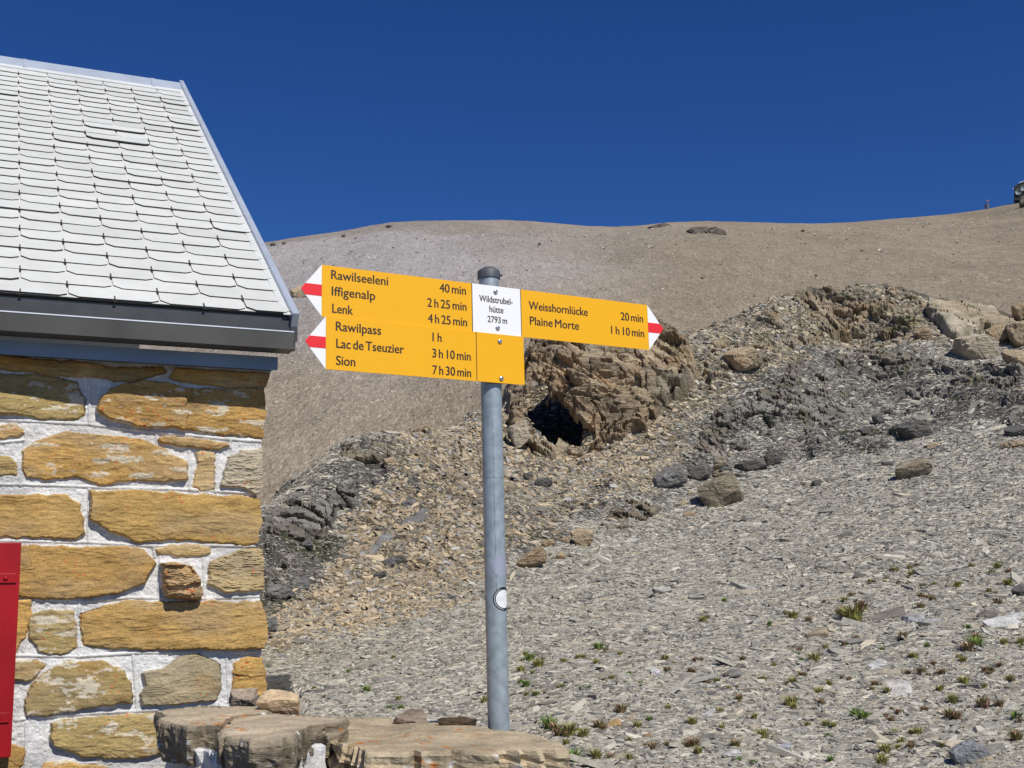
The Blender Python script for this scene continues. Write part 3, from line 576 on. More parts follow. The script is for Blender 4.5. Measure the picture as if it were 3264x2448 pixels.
ROCKS = [  # outline, colour, name, category, group, label, depth, tilt
 (c5((1915,320),(1940,280),(2030,255),(2110,290),(2120,320),(2070,357),(1990,367),(1930,345)), PAL,'boulder','boulder',GB,'pale layered boulder leaning on the big smooth slab of the outcrop',.9,.5),
 (c5((150,620),(200,600),(236,640),(246,700),(190,737),(158,690)), PAL,'boulder','boulder',GB,'cream flaking rock at the left mouth of the dark hollow',.8,.4),
 (c5((1000,340),(1060,323),(1150,338),(1162,372),(1100,425),(1060,425),(1020,385)), TAN,'boulder','boulder',GB,'angular orange tan boulder between the crag and the rocky knob',.9,.45),
 (c5((2060,255),(2110,225),(2160,250),(2150,300),(2090,310)), TAN,'boulder','boulder',GB,'tan block wedged at the lower edge of the big smooth slab',.9,.45),
 (c5((2170,150),(2230,140),(2250,200),(2200,225),(2160,200)), BRN,'boulder','boulder',GB,'brown block at the right edge on top of the big smooth slab',.9,.45),
 (c5((1770,260),(1810,235),(1842,270),(1830,293),(1780,293)), BRN,'boulder','boulder',GB,'small dark brown boulder left of the pale layered boulder',.9,.45),
 (c5((2140,220),(2212,235),(2250,270),(2240,310),(2190,325),(2150,275)), TAN,'boulder','boulder',GB,'tan boulder cut by the right edge beside the big smooth slab',.9,.45),
 (c5((2115,320),(2212,345),(2260,390),(2212,405),(2140,375)), TAN,'boulder','boulder',GB,'tan slabby rock below the big smooth slab at the right edge',.8,.5),
 (c5((890,865),(960,856),(1080,865),(1108,892),(1030,932),(990,962),(910,937),(888,892)), OLV,'boulder','boulder',GB,'large ribbed grey brown boulder lying just below the cairn',1.,.5),
 (c5((405,1060),(430,1038),(500,1060),(482,1102),(440,1117),(410,1097)), TAN,'boulder','boulder',GB,'upright tan boulder at the lower left end of the dark ledge',.95,.4),
 (c5((185,1192),(200,1160),(260,1118),(312,1150),(302,1182),(250,1194),(220,1202)), BRN,'boulder','boulder',GB,'craggy brown boulder lowest of those right of the pole',.95,.4),
 (c5((338,1158),(370,1142),(382,1160),(360,1175),(340,1172)), TAN,'boulder','boulder',GB,'small orange stone beside the craggy brown boulder',.9,.5),
 (c5((345,1088),(400,1078),(408,1102),(370,1107)), TAN,'boulder','boulder',GB,'low tan stone left of the upright tan boulder',.8,.5),
 (c5((280,1100),(330,1090),(340,1115),(300,1122)), TAN,'boulder','boulder',GB,'flat pale tan stone above the craggy brown boulder',.7,.6),
 (c5((1680,832),(1740,780),(1840,758),(1855,800),(1800,832),(1740,853)), OLV,'boulder','boulder',GB,'pointed brown boulder alone on the grey scree at right',.95,.5),
 (c5((1640,787),(1680,776),(1692,797),(1650,803)), DRK,'boulder','boulder',GB,'small dark stone left of the pointed brown boulder',.8,.5),
 (c5((1360,862),(1380,850),(1405,857),(1405,877),(1370,882)), DRK,'boulder','boulder',GB,'small dark stone on bare scree right of the ribbed boulder',.8,.5),
 (c5((820,947),(860,933),(868,945),(850,958),(822,960)), TAN,'boulder','boulder',GB,'pale tan stone directly left below the ribbed boulder',.6,.7),
 (c5((850,985),(895,978),(898,995),(870,1004),(850,1002)), TAN,'boulder','boulder',GB,'orange flat stone below the ribbed boulder',.6,.7),
 (c5((865,900),(885,895),(892,912),(872,920)), TAN,'boulder','boulder',GB,'tiny pale stone touching the left end of the ribbed boulder',.8,.5),
 (c5((1045,805),(1110,778),(1175,760),(1190,800),(1130,820),(1080,820)), DRK,'rock_ledge','rock ledge',GL,'long dark rock ledge right of the cairn',.9,.4),
 (c5((1170,770),(1180,735),(1225,745),(1243,772),(1235,792),(1190,800)), DRK,'rock_ledge','rock ledge',GL,'dark upright rock at the end of the ledge by the cairn',.9,.4),
 (c5((872,850),(872,800),(900,770),(955,790),(965,845),(920,858)), DRK,'rock_ledge','rock ledge',GL,'black shadowed rock step left of the cairn',.9,.3),
 (c5((700,852),(760,820),(860,797),(872,850),(790,872),(720,882)), GRY,'rock_ledge','rock ledge',GL,'smooth grey slate slab left of the cairn',.5,.8),
 (c5((1550,652),(1580,638),(1600,645),(1598,667),(1560,672)), DRK,'rock_ledge','rock ledge',GL,'small black rock left of the two dark rocks on scree',.9,.4),
 (c5((1600,592),(1640,583),(1662,615),(1640,632),(1610,620)), DRK,'rock_ledge','rock ledge',GL,'black rock high on the scree above its neighbours',.9,.4),
 (c5((1650,575),(1685,570),(1690,590),(1660,595)), DRK,'rock_ledge','rock ledge',GL,'little black rock topmost of the dark rocks',.9,.4),
 (c5((1690,655),(1730,620),(1800,628),(1852,650),(1850,680),(1790,692),(1720,682)), DRK,'rock_ledge','rock ledge',GL,'broad dark crumbling rock on the grey scree',.8,.5),
 (c5((2105,655),(2160,635),(2260,640),(2260,680),(2140,682)), DRK,'rock_ledge','rock ledge',GL,'dark rock running out at the right edge of the scree',.8,.5),
 (c5((2080,718),(2150,708),(2260,708),(2260,728),(2090,737)), TAN,'rock_ledge','rock ledge',GL,'tan flat rock under the dark rock at the right edge',.6,.6),
 (c5((1815,712),(1870,700),(1875,720),(1830,733)), TAN,'boulder','boulder',GB,'flat orange stone below the broad dark rock',.6,.6),
 (c5((200,827),(240,813),(262,845),(222,857)), DRK,'rock_ledge','rock ledge',GL,'dark stone just right of the pole above the debris',.9,.4),
 (c5((250,850),(300,845),(340,865),(300,885),(255,875)), DRK,'rock_ledge','rock ledge',GL,'low dark slate step right of the pole',.8,.5),
 (c6((940,215),(1010,185),(1062,200),(1050,225),(970,242)), TAN,'boulder','boulder',GB,'tan boulder at the debris crest next to the pole',.9,.4),
 (c6((770,412),(820,368),(852,390),(850,432),(790,447)), TAN,'boulder','boulder',GB,'blocky tan stone right of the olive rock face',.9,.4),
 (c6((875,642),(960,618),(985,650),(900,692)), GRY,'rock_ledge','rock ledge',GL,'ribbed grey slate above the long smooth rib',.7,.5),
 (c6((905,520),(950,490),(1000,520),(960,560),(915,550)), DRK,'rock_ledge','rock ledge',GL,'dark slate block high on the debris fan',.8,.5),
 (c6((705,1082),(760,1038),(812,1045),(792,1082),(730,1102)), DRK,'rock_ledge','rock ledge',GL,'black ribbed slate block low on the debris fan',.9,.4),
 (c6((745,1002),(800,960),(850,955),(860,1010),(800,1030)), GRY,'rock_ledge','rock ledge',GL,'grey layered slate block above the black ribbed block',.9,.4),
 (c6((830,1000),(850,958),(922,978),(912,1010),(850,1020)), DRK,'rock_ledge','rock ledge',GL,'dark slate block right of the grey layered one',.9,.4),
 (c6((270,880),(340,860),(370,900),(310,920)), GRY,'rock_ledge','rock ledge',GL,'small pale grey slate lump right of the hut corner',.7,.5),
 (c6((200,1112),(300,1078),(355,1110),(332,1165),(250,1165)), GRY,'rock_ledge','rock ledge',GL,'grey slate block at the lower edge of the dark slate',.9,.4),
 (c6((60,1122),(160,1128),(302,1190),(180,1222),(70,1212)), GRY,'rock_ledge','rock ledge',GL,'flat grey slate at the hut corner',.6,.5),
 (c6((100,1315),(155,1302),(155,1402),(100,1422)), GRY,'rock_ledge','rock ledge',GL,'upright smooth grey slate slab beside the hut corner',.5,.3),
 (c6((140,1390),(240,1345),(225,1380),(160,1415)), PAL,'boulder','boulder',GB,'pale tan flat stone right of the upright slate slab',.5,.7),
 (c6((600,1340),(630,1310),(660,1330),(640,1370)), TAN,'boulder','boulder',GB,'yellowish tan stone low in the debris fan',.7,.6),
 (c7((1612,655),(1680,635),(1735,640),(1732,682),(1690,687)), (.56,.55,.51),'stone_slab','stone slab',GS,'large whitish slab lying alone among grass tufts lower right',.35,1.15),
 (c7((1540,562),(1560,544),(1640,544),(1642,565),(1570,574)), (.50,.5,.48),'stone_slab','stone slab',GS,'long pale slab above the large whitish slab',.35,1.15),
 (c7((932,607),(985,570),(1012,580),(1002,614)), GRY,'stone_slab','stone slab',GS,'grey pointed stone standing up from the lower scree',.6,.6),
 (c7((845,772),(905,738),(917,750),(870,780)), (.42,.42,.4),'stone_slab','stone slab',GS,'narrow grey slab tilted beside a green tuft',.4,1.),
 (c7((1125,905),(1225,898),(1237,912),(1180,924),(1130,920)), (.33,.34,.35),'stone_slab','stone slab',GS,'flat blue grey slab near the bottom edge',.35,1.15),
 (c7((1550,362),(1600,340),(1690,323),(1732,340),(1690,357),(1600,370)), (.2,.18,.15),'stone_slab','stone slab',GS,'long dark slab pointing left beside the big brown tuft',.45,1.),
 (c7((1680,350),(1790,347),(1802,370),(1740,380)), (.36,.36,.36),'stone_slab','stone slab',GS,'grey slab overlapping the right end of the long dark slab',.35,1.1),
 (c7((1780,372),(1860,358),(1867,375),(1810,392)), (.42,.42,.41),'stone_slab','stone slab',GS,'light grey slab right of the overlapping grey slab',.35,1.1),
 (c7((2000,342),(2090,336),(2102,352),(2030,362)), (.2,.18,.15),'stone_slab','stone slab',GS,'dark brown slab behind the white slab at the right',.45,1.),
 (c7((2035,372),(2130,358),(2202,380),(2162,404),(2060,400)), (.56,.55,.52),'stone_slab','stone slab',GS,'broad white slab near the right edge',.35,1.15),
 (c7((2110,350),(2212,340),(2240,365),(2150,372)), (.5,.5,.48),'stone_slab','stone slab',GS,'pale slab resting above the broad white slab',.35,1.1),
 (c7((1288,432),(1330,403),(1382,420),(1372,442),(1310,449)), (.3,.25,.18),'stone_slab','stone slab',GS,'brown curved stone halfway up the right scree',.5,.8),
 (c7((1880,935),(1950,893),(2060,908),(2075,940),(1990,985),(1920,975)), (.24,.245,.25),'boulder','boulder',GB,'rough blue grey boulder in the bottom right corner',.7,.8),
 (c7((1985,965),(2060,933),(2092,950),(2072,978),(2000,985)), (.36,.29,.2),'boulder','boulder',GB,'tan stone in front of the rough blue grey boulder',.7,.8),
 (c7((1820,968),(1880,955),(1890,975),(1840,982)), (.42,.41,.39),'stone_slab','stone slab',GS,'pale slab left of the rough blue grey boulder',.35,1.1),
 (c7((598,857),(620,848),(638,855),(630,870),(605,870)), (.26,.16,.08),'stone_slab','stone slab',GS,'rusty brown stone right of the foreground slab',.6,.8),
 (c7((628,582),(650,568),(672,580),(665,602),(640,604)), (.54,.53,.5),'stone_slab','stone slab',GS,'round whitish stone in the middle of the lower scree',.5,.9),
 (c7((438,802),(500,788),(512,815),(460,824)), (.40,.27,.13),'stone_slab','stone slab',GS,'orange slab with lichen right of the foreground slab',.4,1.1),
 (c7((520,780),(560,768),(570,790),(530,800)), (.4,.33,.25),'stone_slab','stone slab',GS,'pinkish slab above the orange slab',.4,1.1),
 (c7((918,942),(980,918),(1022,940),(960,957)), (.45,.44,.42),'stone_slab','stone slab',GS,'pale grey slab left of the flat blue grey slab',.35,1.15),
 (c7((560,950),(630,930),(645,945),(590,958)), (.14,.13,.12),'stone_slab','stone slab',GS,'dark thin slab near the bottom edge beside the foreground wall',.35,1.1),
 (c7((1310,582),(1380,568),(1392,582),(1330,590)), (.34,.31,.27),'stone_slab','stone slab',GS,'grey brown slab under a tall green tuft',.35,1.1),
 (c7((2150,245),(2212,203),(2250,230),(2212,272),(2180,262)), DRK,'boulder','boulder',GB,'dark rock poking in at the right edge above the white slab',.9,.5),
 (c7((1712,47),(1750,29),(1757,38),(1725,54)), (.52,.51,.46),'stone_slab','stone slab',GS,'small bright slab high on the grey scree',.35,1.1),
 (c7((468,397),(510,388),(517,396),(475,405)), (.4,.33,.24),'stone_slab','stone slab',GS,'tan sliver on the scree right of the sticker',.4,1.1),
 (c7((872,682),(905,668),(908,690),(880,692)), (.13,.12,.11),'stone_slab','stone slab',GS,'dark little stone in the middle of the lower scree',.6,.8),
 (c7((262,275),(290,266),(305,275),(280,282)), (.47,.44,.36),'stone_slab','stone slab',GS,'cream sliver on the scree nearest the sticker',.4,1.1),
 (c7((970,565),(1030,555),(1040,568),(985,575)), (.17,.15,.13),'stone_slab','stone slab',GS,'dark sliver behind the grey pointed stone',.4,1.1),
 (c7((1210,838),(1290,832),(1300,845),(1240,850)), (.3,.29,.27),'stone_slab','stone slab',GS,'grey sliver above the flat blue grey slab',.35,1.1),
 (c7((2040,820),(2110,808),(2120,822),(2060,830)), (.27,.25,.22),'stone_slab','stone slab',GS,'brown grey slab above the rough blue grey boulder',.35,1.1),
]
for i, (poly, col, nm, cat, grp, lab, dep, tl) in enumerate(ROCKS):
    slab = nm == 'stone_slab'
    o = rock_px([(poly, None)], nm, col, mat=M_slab if slab else M_rock, depth=dep, tilt=tl, seed=100 + i * 3, strata=.6 if slab else 1.2, m=36 if slab else 48, rings=6 if slab else 10, grow=1.08 if nm == 'rock_ledge' else 1.32 if slab else 1.14)
    tag(o, lab, cat, grp)
# cairn
for i, (p, c, lab) in enumerate([(c5((966,785),(970,757),(1020,752),(1030,782),(1000,790)), PAL, 'cream block on top of the cairn'), (c5((972,806),(980,786),(1035,786),(1044,802),(1010,810)), OLV, 'brown stone just under the top block of the cairn'),
    (c5((975,820),(985,803),(1045,801),(1048,812),(1020,823)), GRY, 'thin grey plate in the middle of the cairn'), (c5((962,826),(968,810),(1010,812),(1022,822),(990,830)), TAN, 'tan plate jutting left from the cairn'),
    (c5((968,842),(972,822),(1040,819),(1048,834),(1010,845)), (.3,.25,.18), 'broad brown plate low in the cairn'), (c5((958,856),(965,838),(1040,835),(1052,850),(1000,862)), GRY, 'grey bottom stone of the cairn'), (c5((966,866),(975,850),(992,852),(990,868)), PAL, 'small cream stone at the foot of the cairn')]):
    o = rock_px([(p, at_px(2305, 1530))], 'cairn_stone', c, depth=1.1, tilt=.15, seed=700 + i, strata=.5, m=30, rings=6); tag(o, lab, 'cairn stone', 'stones stacked in the cairn')
# far rocks
rF, _ = far_at(940, 950)
o = rock_px([([(912,922),(935,905),(962,908),(985,925),(990,948),(960,946),(935,938)], rF)], 'rock', TAN, depth=.6, tilt=.7, seed=801, strata=1.5)
tag(o, 'small orange rock patch on the far slope left of the sign tip', 'rock', 'rocks on the far mountainside')
for i, (p, lab) in enumerate([([(2045,724),(2100,717),(2150,722),(2105,729),(2060,729)], 'left dark rock band just below the skyline'), ([(2158,737),(2250,728),(2292,740),(2352,750),(2280,756),(2200,748)], 'right dark rock band just below the skyline')]):
    rF, _ = far_at(*p[-1]); o = rock_px([(p, rF - 1)], 'rock_band', (.12, .10, .08), depth=.25, tilt=.95, seed=811 + i, strata=1.5); tag(o, lab, 'rock band', 'rocks on the far mountainside')
for i, (x, yb, w, h) in enumerate([(1240, 722, 22, 6), (1720, 780, 12, 8), (1095, 752, 16, 6), (2560, 736, 14, 5), (870, 780, 20, 7), (905, 776, 14, 6)]):
    p = [(x - w / 2, yb), (x - w * .3, yb - h * .8), (x + w * .1, yb - h), (x + w * .5, yb - h * .4), (x + w * .45, yb + 1)]
    rF, _ = far_at(x, yb + 4); o = rock_px([(p, rF - .5)], 'rock', (.17, .15, .12), depth=.7, tilt=.5, seed=821 + i); tag(o, ['dark rock at the skyline above the sign post cap', 'lone dark rock on the far slope right of the pole', 'dark rock at the left crest of the skyline', 'small dark rock below the skyline at right', 'dark rock on the crest nearest the hut roof', 'smaller dark rock on the crest near the hut roof'][i], 'rock', 'rocks on the far mountainside')
o = rock_px([([(3247,660),(3250,628),(3264,617),(3300,615),(3310,662)], far_at(3255, 662)[0] - .5)], 'boulder', (.16, .15, .12), depth=.9, tilt=.2, seed=841); tag(o, 'dark boulder on the ridge below the antenna station', 'boulder', 'rocks on the far mountainside')
# antenna station on the ridge (dark frame with round pale dishes)
rA, _ = far_at(3240, 650); rA += 1.5
def pxw(x, y, r):
    v = ray(x, y); return v * (r / math.hypot(v[0], v[1]))
stn = empty('antenna_station'); tag(stn, 'dark antenna station with round pale dishes on the ridge at the right edge', 'antenna station')
fw = np.array([.40, .92, 0]); M_dkmetal = mat_flat('dark_station_metal', (.035, .032, .03), .6, .2); M_dish = mat_flat('dish_grey_green', (.16, .20, .20), .5)
mb = MB(); P = [pxw(*q, rA) for q in [(3231,637),(3233,612),(3231,597),(3235,592),(3248,584),(3252,579),(3275,572),(3300,566),(3320,640),(3320,650)]]
mb.prism([q for q in P], [q + fw * 4 for q in P]); mb.build('housing', M_dkmetal, stn, bevel=.06)
mb = MB(); P = [pxw(*q, rA - .15) for q in [(3246,585),(3251,579.5),(3280,570.5),(3302,564.5),(3302,567.5),(3280,573.5),(3253,583)]]
mb.prism(P, [q + fw * 4.3 for q in P]); mb.build('roof', M_zinc_light, stn)
for (x, y, w) in ((3246, 612, 8.5), (3264, 599, 9), (3284, 590, 9)):
    mb = MB(); C = pxw(x, y, rA - .25); rad = w / FPX * rA
    mb.rev([(rad * 1.12, 0), (rad * 1.12, .22), (rad, .24), (rad * .7, .12), (.02, .02)], C + fw * .2, -fw, 28); mb.build('dish', M_dish, stn, smooth_shade=True)
mb = MB(); C = pxw(3229.5, 601, rA); mb.rev([(.05, -.12), (.07, 0), (.05, .12)], C, (0, 0, 1), 10); mb.build('lamp', M_white, stn)
# little box with a marker on the ridge
bx = empty('utility_box'); tag(bx, 'tiny dark box with a small orange marker above it on the ridge', 'utility box')
rB, _ = far_at(3144, 664); P = [pxw(*q, rB) for q in [(3139,663),(3138,652),(3145,650),(3146,663)]]; mb = MB(); mb.prism(P, [q + fw * .6 for q in P]); mb.build('cabinet', M_dkmetal, bx)
P = [pxw(*q, rB) for q in [(3147,663),(3147,649),(3153,648.5),(3153,661)]]; mb = MB(); mb.prism(P, [q + fw * .6 for q in P]); mb.build('panel', M_dish, bx)
C0 = pxw(3148.5, 655, rB); C1 = pxw(3148.5, 638, rB); mb = MB(); mb.rev([(.025, 0), (.025, float(C1[2] - C0[2]))], C0, (0, 0, 1), 8); mb.build('post', M_zinc, bx)
P = [pxw(*q, rB - .05) for q in [(3145,641.5),(3145,637.5),(3152,637.5),(3152,641.5)]]; mb = MB(); mb.prism(P, [q + fw * .06 for q in P]); mb.build('marker', mat_flat('orange_marker', (.55, .20, .04), .5), bx)

# ------------------------------------------------------------------ grass tufts
M_gr = mat_rock('grass_blade', 30., bump=.1, bdist=.002)
def tuft_mesh(kind, sd):
    rg = np.random.default_rng(sd); nb = 84; V = []; Fq = []; C = []
    pals = {'green': [(.13, .21, .045), (.20, .26, .06), (.09, .15, .035)], 'yellow': [(.25, .25, .06), (.33, .28, .10), (.17, .19, .05)], 'red': [(.29, .15, .10), (.33, .20, .14), (.21, .17, .06)]}[kind]
    for k in range(nb):
        a = rg.uniform(0, 6.283); b0 = rg.uniform(0, .30) ; ln = rg.uniform(.5, 1.05); lean = rg.uniform(.1, .85); w = rg.uniform(.022, .046); c = np.array(pals[rg.integers(3)]) * rg.uniform(.85, 1.5)
        if kind == 'red' and rg.random() < .35: c = np.array((.12, .15, .04))
        dx, dy = math.cos(a), math.sin(a); px_, py_ = -dy, dx; o = len(V)
        for q, (t, ww) in enumerate(((0, 1.), (.45, .9), (.8, .6), (1., .12))):
            rr_ = b0 + lean * ln * t ** 1.6 * .8; h = ln * t * (1 - .25 * lean * t)
            for s in (-1, 1): V.append((dx * rr_ + px_ * w * ww * s, dy * rr_ + py_ * w * ww * s, h)); C.append(c)
        for q in range(3): Fq.append((o + 2 * q, o + 2 * q + 1, o + 2 * q + 3, o + 2 * q + 2))
    return np.array(V), np.array(Fq), np.array(C)
PROTO = {}
TUFTS = [(408,495,24,0),(120,535,17,1),(160,562,18,1),(400,557,16,1),(265,552,14,1),(540,602,12,0),(465,622,14,1),(100,647,16,0),(256,657,12,0),(337,662,12,0),(585,642,12,0),(150,690,12,0),(690,542,18,1),(852,377,18,1),(940,292,13,0),(1136,390,12,0),(1235,362,24,1),(1488,370,44,1),(1440,350,26,2),(1525,330,30,2),(1300,376,16,2),(1325,542,26,1),(1265,542,11,0),(1610,502,13,0),(1700,447,20,2),(1500,462,20,2),(2012,492,36,0),(2125,472,18,1),(1748,532,18,1),(1800,484,13,0),(1955,547,17,1),(1345,682,20,1),(1637,682,20,1),(1225,732,28,1),(1855,672,18,1),(1960,642,24,1),(2152,627,17,1),(1775,602,24,2),(1865,602,18,2),(1910,722,26,1),(1530,802,32,0),(805,812,22,1),(922,767,20,1),(505,762,26,2),(625,796,13,0),(704,747,14,1),(1070,787,15,1),(575,827,20,1),(412,832,26,2),(705,907,18,2),(637,917,20,2),(815,907,28,2),(832,937,20,1),(1105,872,27,1),(197,832,36,0),(285,857,38,1),(345,867,26,1),(305,972,36,0),(400,957,28,1),(240,862,22,2),(275,902,16,1),(540,887,15,1),(990,907,22,2),(1370,822,20,1),(1295,822,15,1),(1660,857,18,1),(1680,767,15,2),(1762,857,22,1),(1900,792,30,2),(2040,742,32,2),(2180,882,28,2),(2177,792,24,0),(1692,897,17,1),(1625,932,26,1),(1610,982,26,1),(1870,907,15,1),(1732,917,17,2),(1392,972,17,0),(1002,972,15,0),(1067,982,15,0),(1377,867,13,0),(932,832,15,1),(1737,182,17,1),(1725,152,13,1),(1665,162,14,1),(2100,152,19,1),(2076,177,15,1),(1990,147,14,1),(1775,277,17,2),(1772,322,19,2),(1452,292,15,1),(1680,217,11,2),(2065,252,13,1),(1620,212,11,1),(1832,222,11,1),(2147,222,19,1),(2052,592,18,2),(1977,407,13,0),(1006,707,16,2),(1352,727,18,2),(700,592,18,2),(1020,542,16,2),(910,637,17,1),(1232,642,22,1),(1110,627,15,1),(1387,647,15,1),(962,667,13,1),(1470,630,14,2),(1580,650,16,2),(1260,500,14,2),(1370,490,13,1),(2100,300,18,2),(1930,230,15,1),(1560,210,12,1),(1780,230,12,2),(460,960,18,2),(540,960,16,1),(150,560,14,2),(330,535,16,1),(500,520,14,1),(820,545,14,2),(1150,570,13,1),(1270,610,16,2),(1630,200,12,2),(1480,270,14,2),(2010,455,22,2),(1720,600,14,2),(1830,560,13,2),(2040,660,16,1),(2110,570,16,2),(1790,760,18,2),(1650,800,16,2),(1940,930,20,2),(2200,470,18,1),(800,590,14,2)]
TUFTS = [(1600 + x / 1.329, 1700 + y / 1.329, h / 1.329, k) for x, y, h, k in TUFTS] + [(450 + x / 1.58, 1900 + y / 1.58, h / 1.58, k) for x, y, h, k in [(1957,330,26,0),(2000,365,30,1),(1937,460,22,0),(1135,487,24,0),(1270,316,12,0),(1045,388,12,0),(1296,526,16,1),(1247,575,16,0),(1305,575,18,0),(870,476,14,0),(1970,395,14,0),(1985,505,18,1),(1730,540,22,1)]]
_r = np.random.default_rng(12); TUFTS += [(x + _r.normal(0, 24), y + _r.normal(0, 9), h * _r.uniform(.45, .8), 2 if _r.random() < .5 else k) for x, y, h, k in TUFTS if x > 1650 and _r.random() < .85 and y < 2420]
KN = ['green', 'yellow', 'red']; LAB = {'green': ('bright green grass tuft', 'low fresh green tuft'), 'yellow': ('yellow green grass tuft', 'small yellow green tuft'), 'red': ('reddish brown dry grass tuft', 'small reddish dry tuft')}
SPECIAL = {(408,495): 'bright green tuft standing alone on pale scree right of the pole', (197,832): 'dark green tuft at the right end of the foreground slab', (285,857): 'wide yellow green tuft beside the dark green tuft by the slab', (305,972): 'green tuft at the bottom edge just right of the foreground slab', (1488,370): 'largest yellow brown tuft beside the long dark slab', (2012,492): 'thick bright green tuft near the right edge', (1530,802): 'tall green tuft below the large whitish slab', (1325,542): 'tall green tuft above a grey brown slab', (1225,732): 'wide yellow green tuft in the middle of the lower scree', (2040,742): 'wide reddish tuft near the right edge', (1235,362): 'yellow green tuft left of the largest brown tuft'}
SPECIAL = {(round(1600 + a / 1.329), round(1700 + b / 1.329)): v for (a, b), v in SPECIAL.items()}
for i, (x, y, h, k) in enumerate(TUFTS):
    kd = KN[k]; key = (kd, i % 4)
    if key not in PROTO:
        V, Fq, C = tuft_mesh(kd, 900 + 10 * k + i % 4); ob = mesh_np('grass_tuft', V, Fq, np.full(len(Fq), 4), M_gr, col=C); PROTO[key] = ob; fresh = True
    else: ob = PROTO[key].copy(); S.collection.objects.link(ob)
    r = cast(x, y)[0]; v = ray(x, y); hz = math.hypot(v[0], v[1]); wx, wy = v[0] / hz * r, v[1] / hz * r
    s = h / FPX * r * 1.65; ob.location = (wx, wy, float(ground(np.array([wx]), np.array([wy]))[0]) + .003); ob.scale = (s * 1.5, s * 1.5, s); ob.rotation_euler = (0, 0, random.uniform(0, 6.28))
    lab = SPECIAL.get((round(x), round(y)))
    tag(ob, lab or (('small ' if h < 15 else 'medium ') + {'green': 'fresh green', 'yellow': 'yellow green', 'red': 'reddish dry'}[kd] + ' grass tuft growing among the slate chips'), 'grass tuft', 'grass tufts on the scree' if lab else ('small ' if h < 15 else 'medium ') + kd + ' grass tufts')

# ------------------------------------------------------------------ mountain hut
PSI, TH, TE, TW = .4236, .6365, .1429, .2
HO = np.array([-2.1664, 5.1555, 1.4145]); hd = np.array([math.cos(PSI), math.sin(PSI), 0]); hn = np.array([-math.sin(PSI), math.cos(PSI), 0]); hz_ = np.array([0, 0, 1.])
hs = hn * math.cos(TH) + hz_ * math.sin(TH); hN = np.cross(hd, hs)
def H3(u, nn_, z): return HO + hd * u + hn * nn_ + hz_ * z
def RP(c, r, h=0.): return HO + hd * (c * TW) + hs * (r * TE) + hN * h
def wpx(x, y, nn_):
    X = hit(np.asarray(x, float), np.asarray(y, float), HO + hn * nn_, hn) - HO; return X @ hd, X @ hz_
hut = empty('mountain_hut'); tag(hut, 'stone mountain hut with a pale shingle roof and a red shutter at left', 'hut')
# roof shingles
V, Fc, mi = [], [], []
rg = np.random.default_rng(5); shade = []
for r in range(-1, 31):
    for c in range(-15, 8):
        if (c - r) % 2: continue
        x0, x1 = c - 1 + .022, c + 1 - .022
        if x0 > 6.0: continue
        half = x1 > 6.06; x1 = min(x1, 6.05)
        b0 = r * TE / TE + rg.normal(0, .012); lift = max(0, rg.normal(.0, .0016)) + (.003 + .005 * rg.random() if rg.random() < .065 else 0)
        tl = rg.normal(0, .0008); cl, crr = .2, (.17 if not half else .12)
        top = min(b0 + 2.35, 32.4)
        yb = b0 + .02; base_h = .0155 + lift; th_ = .0085
        if r == -1: yb = 0.0
        out = [(x0 + cl, yb), (x1 - crr, yb), (x1, yb + .17), (x1, top), (x0, top), (x0, yb + .27)]
        if r == -1: out = [(x0, .02), (x1, .02), (x1, top), (x0, top)]
        def hh(xx, yy): return base_h * (1 - (yy - b0) / 2.35) + tl * (xx - c) + .0008
        o_ = len(V); nO = len(out)
        for xx, yy in out: V.append(RP(xx, yy, hh(xx, yy) + th_))
        for xx, yy in out: V.append(RP(xx, yy, hh(xx, yy)))
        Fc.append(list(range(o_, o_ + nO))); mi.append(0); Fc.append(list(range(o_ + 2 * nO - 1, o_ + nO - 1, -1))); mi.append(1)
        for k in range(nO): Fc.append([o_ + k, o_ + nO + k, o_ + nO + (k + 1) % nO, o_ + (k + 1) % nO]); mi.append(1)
        g = .585 * (1 + rg.normal(0, .022)) * (.93 if rg.random() < .12 else 1); shade += [(g * 1.01, g * 1.015, g * .955)] * (2 * nO)
m, nt, b = newmat('shingle_face'); a = nd(nt, 'ShaderNodeAttribute', attribute_name='Col'); vv = mapped(nt); n1 = noise_n(nt, 6., 5, .6, vv); r1 = ramp_n(nt, n1.outputs[0], [(.3, .93), (.7, 1.05)])
c_ = mix_n(nt, 'MULTIPLY', 1., a.outputs['Color'], r1.outputs[0]); n2 = noise_n(nt, 42., 2, .8, mapped(nt, (1, 2.2, 1), (.2, .4, .9))); r2 = ramp_n(nt, n2.outputs[0], [(.66, 0.), (.74, .55)])
c_ = mix_n(nt, 'MIX', r2.outputs[0], c_, (.78, .79, .78)); nt.links.new(c_, b.inputs['Base Color']); b.inputs['Roughness'].default_value = .62; b.inputs['Specular IOR Level'].default_value = .3
nt.links.new(bump_n(nt, n2.outputs[0], .15, .002), b.inputs['Normal']); M_shing = m
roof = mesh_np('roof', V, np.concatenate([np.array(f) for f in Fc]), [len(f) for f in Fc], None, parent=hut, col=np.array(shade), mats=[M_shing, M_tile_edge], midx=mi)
mb = MB()
for r in range(0, 31):
    for c in range(-14, 7):
        if (c - r) % 2 == 0 and c < 6:
            P = [RP(c - .014, r - .03, .026), RP(c + .014, r - .03, .026), RP(c + .014, r + .24, .0262), RP(c - .014, r + .24, .0262)]
            mb.box8(P + [q + hN * .003 for q in P]); P = [RP(c - .032, r - .10, .013), RP(c + .032, r - .10, .013), RP(c + .032, r + .01, .013), RP(c - .032, r + .01, .013)]; mb.box8(P + [q + hN * .009 for q in P])
mb.build('slate_hooks', M_hook, roof)['kind'] = 'stuff'
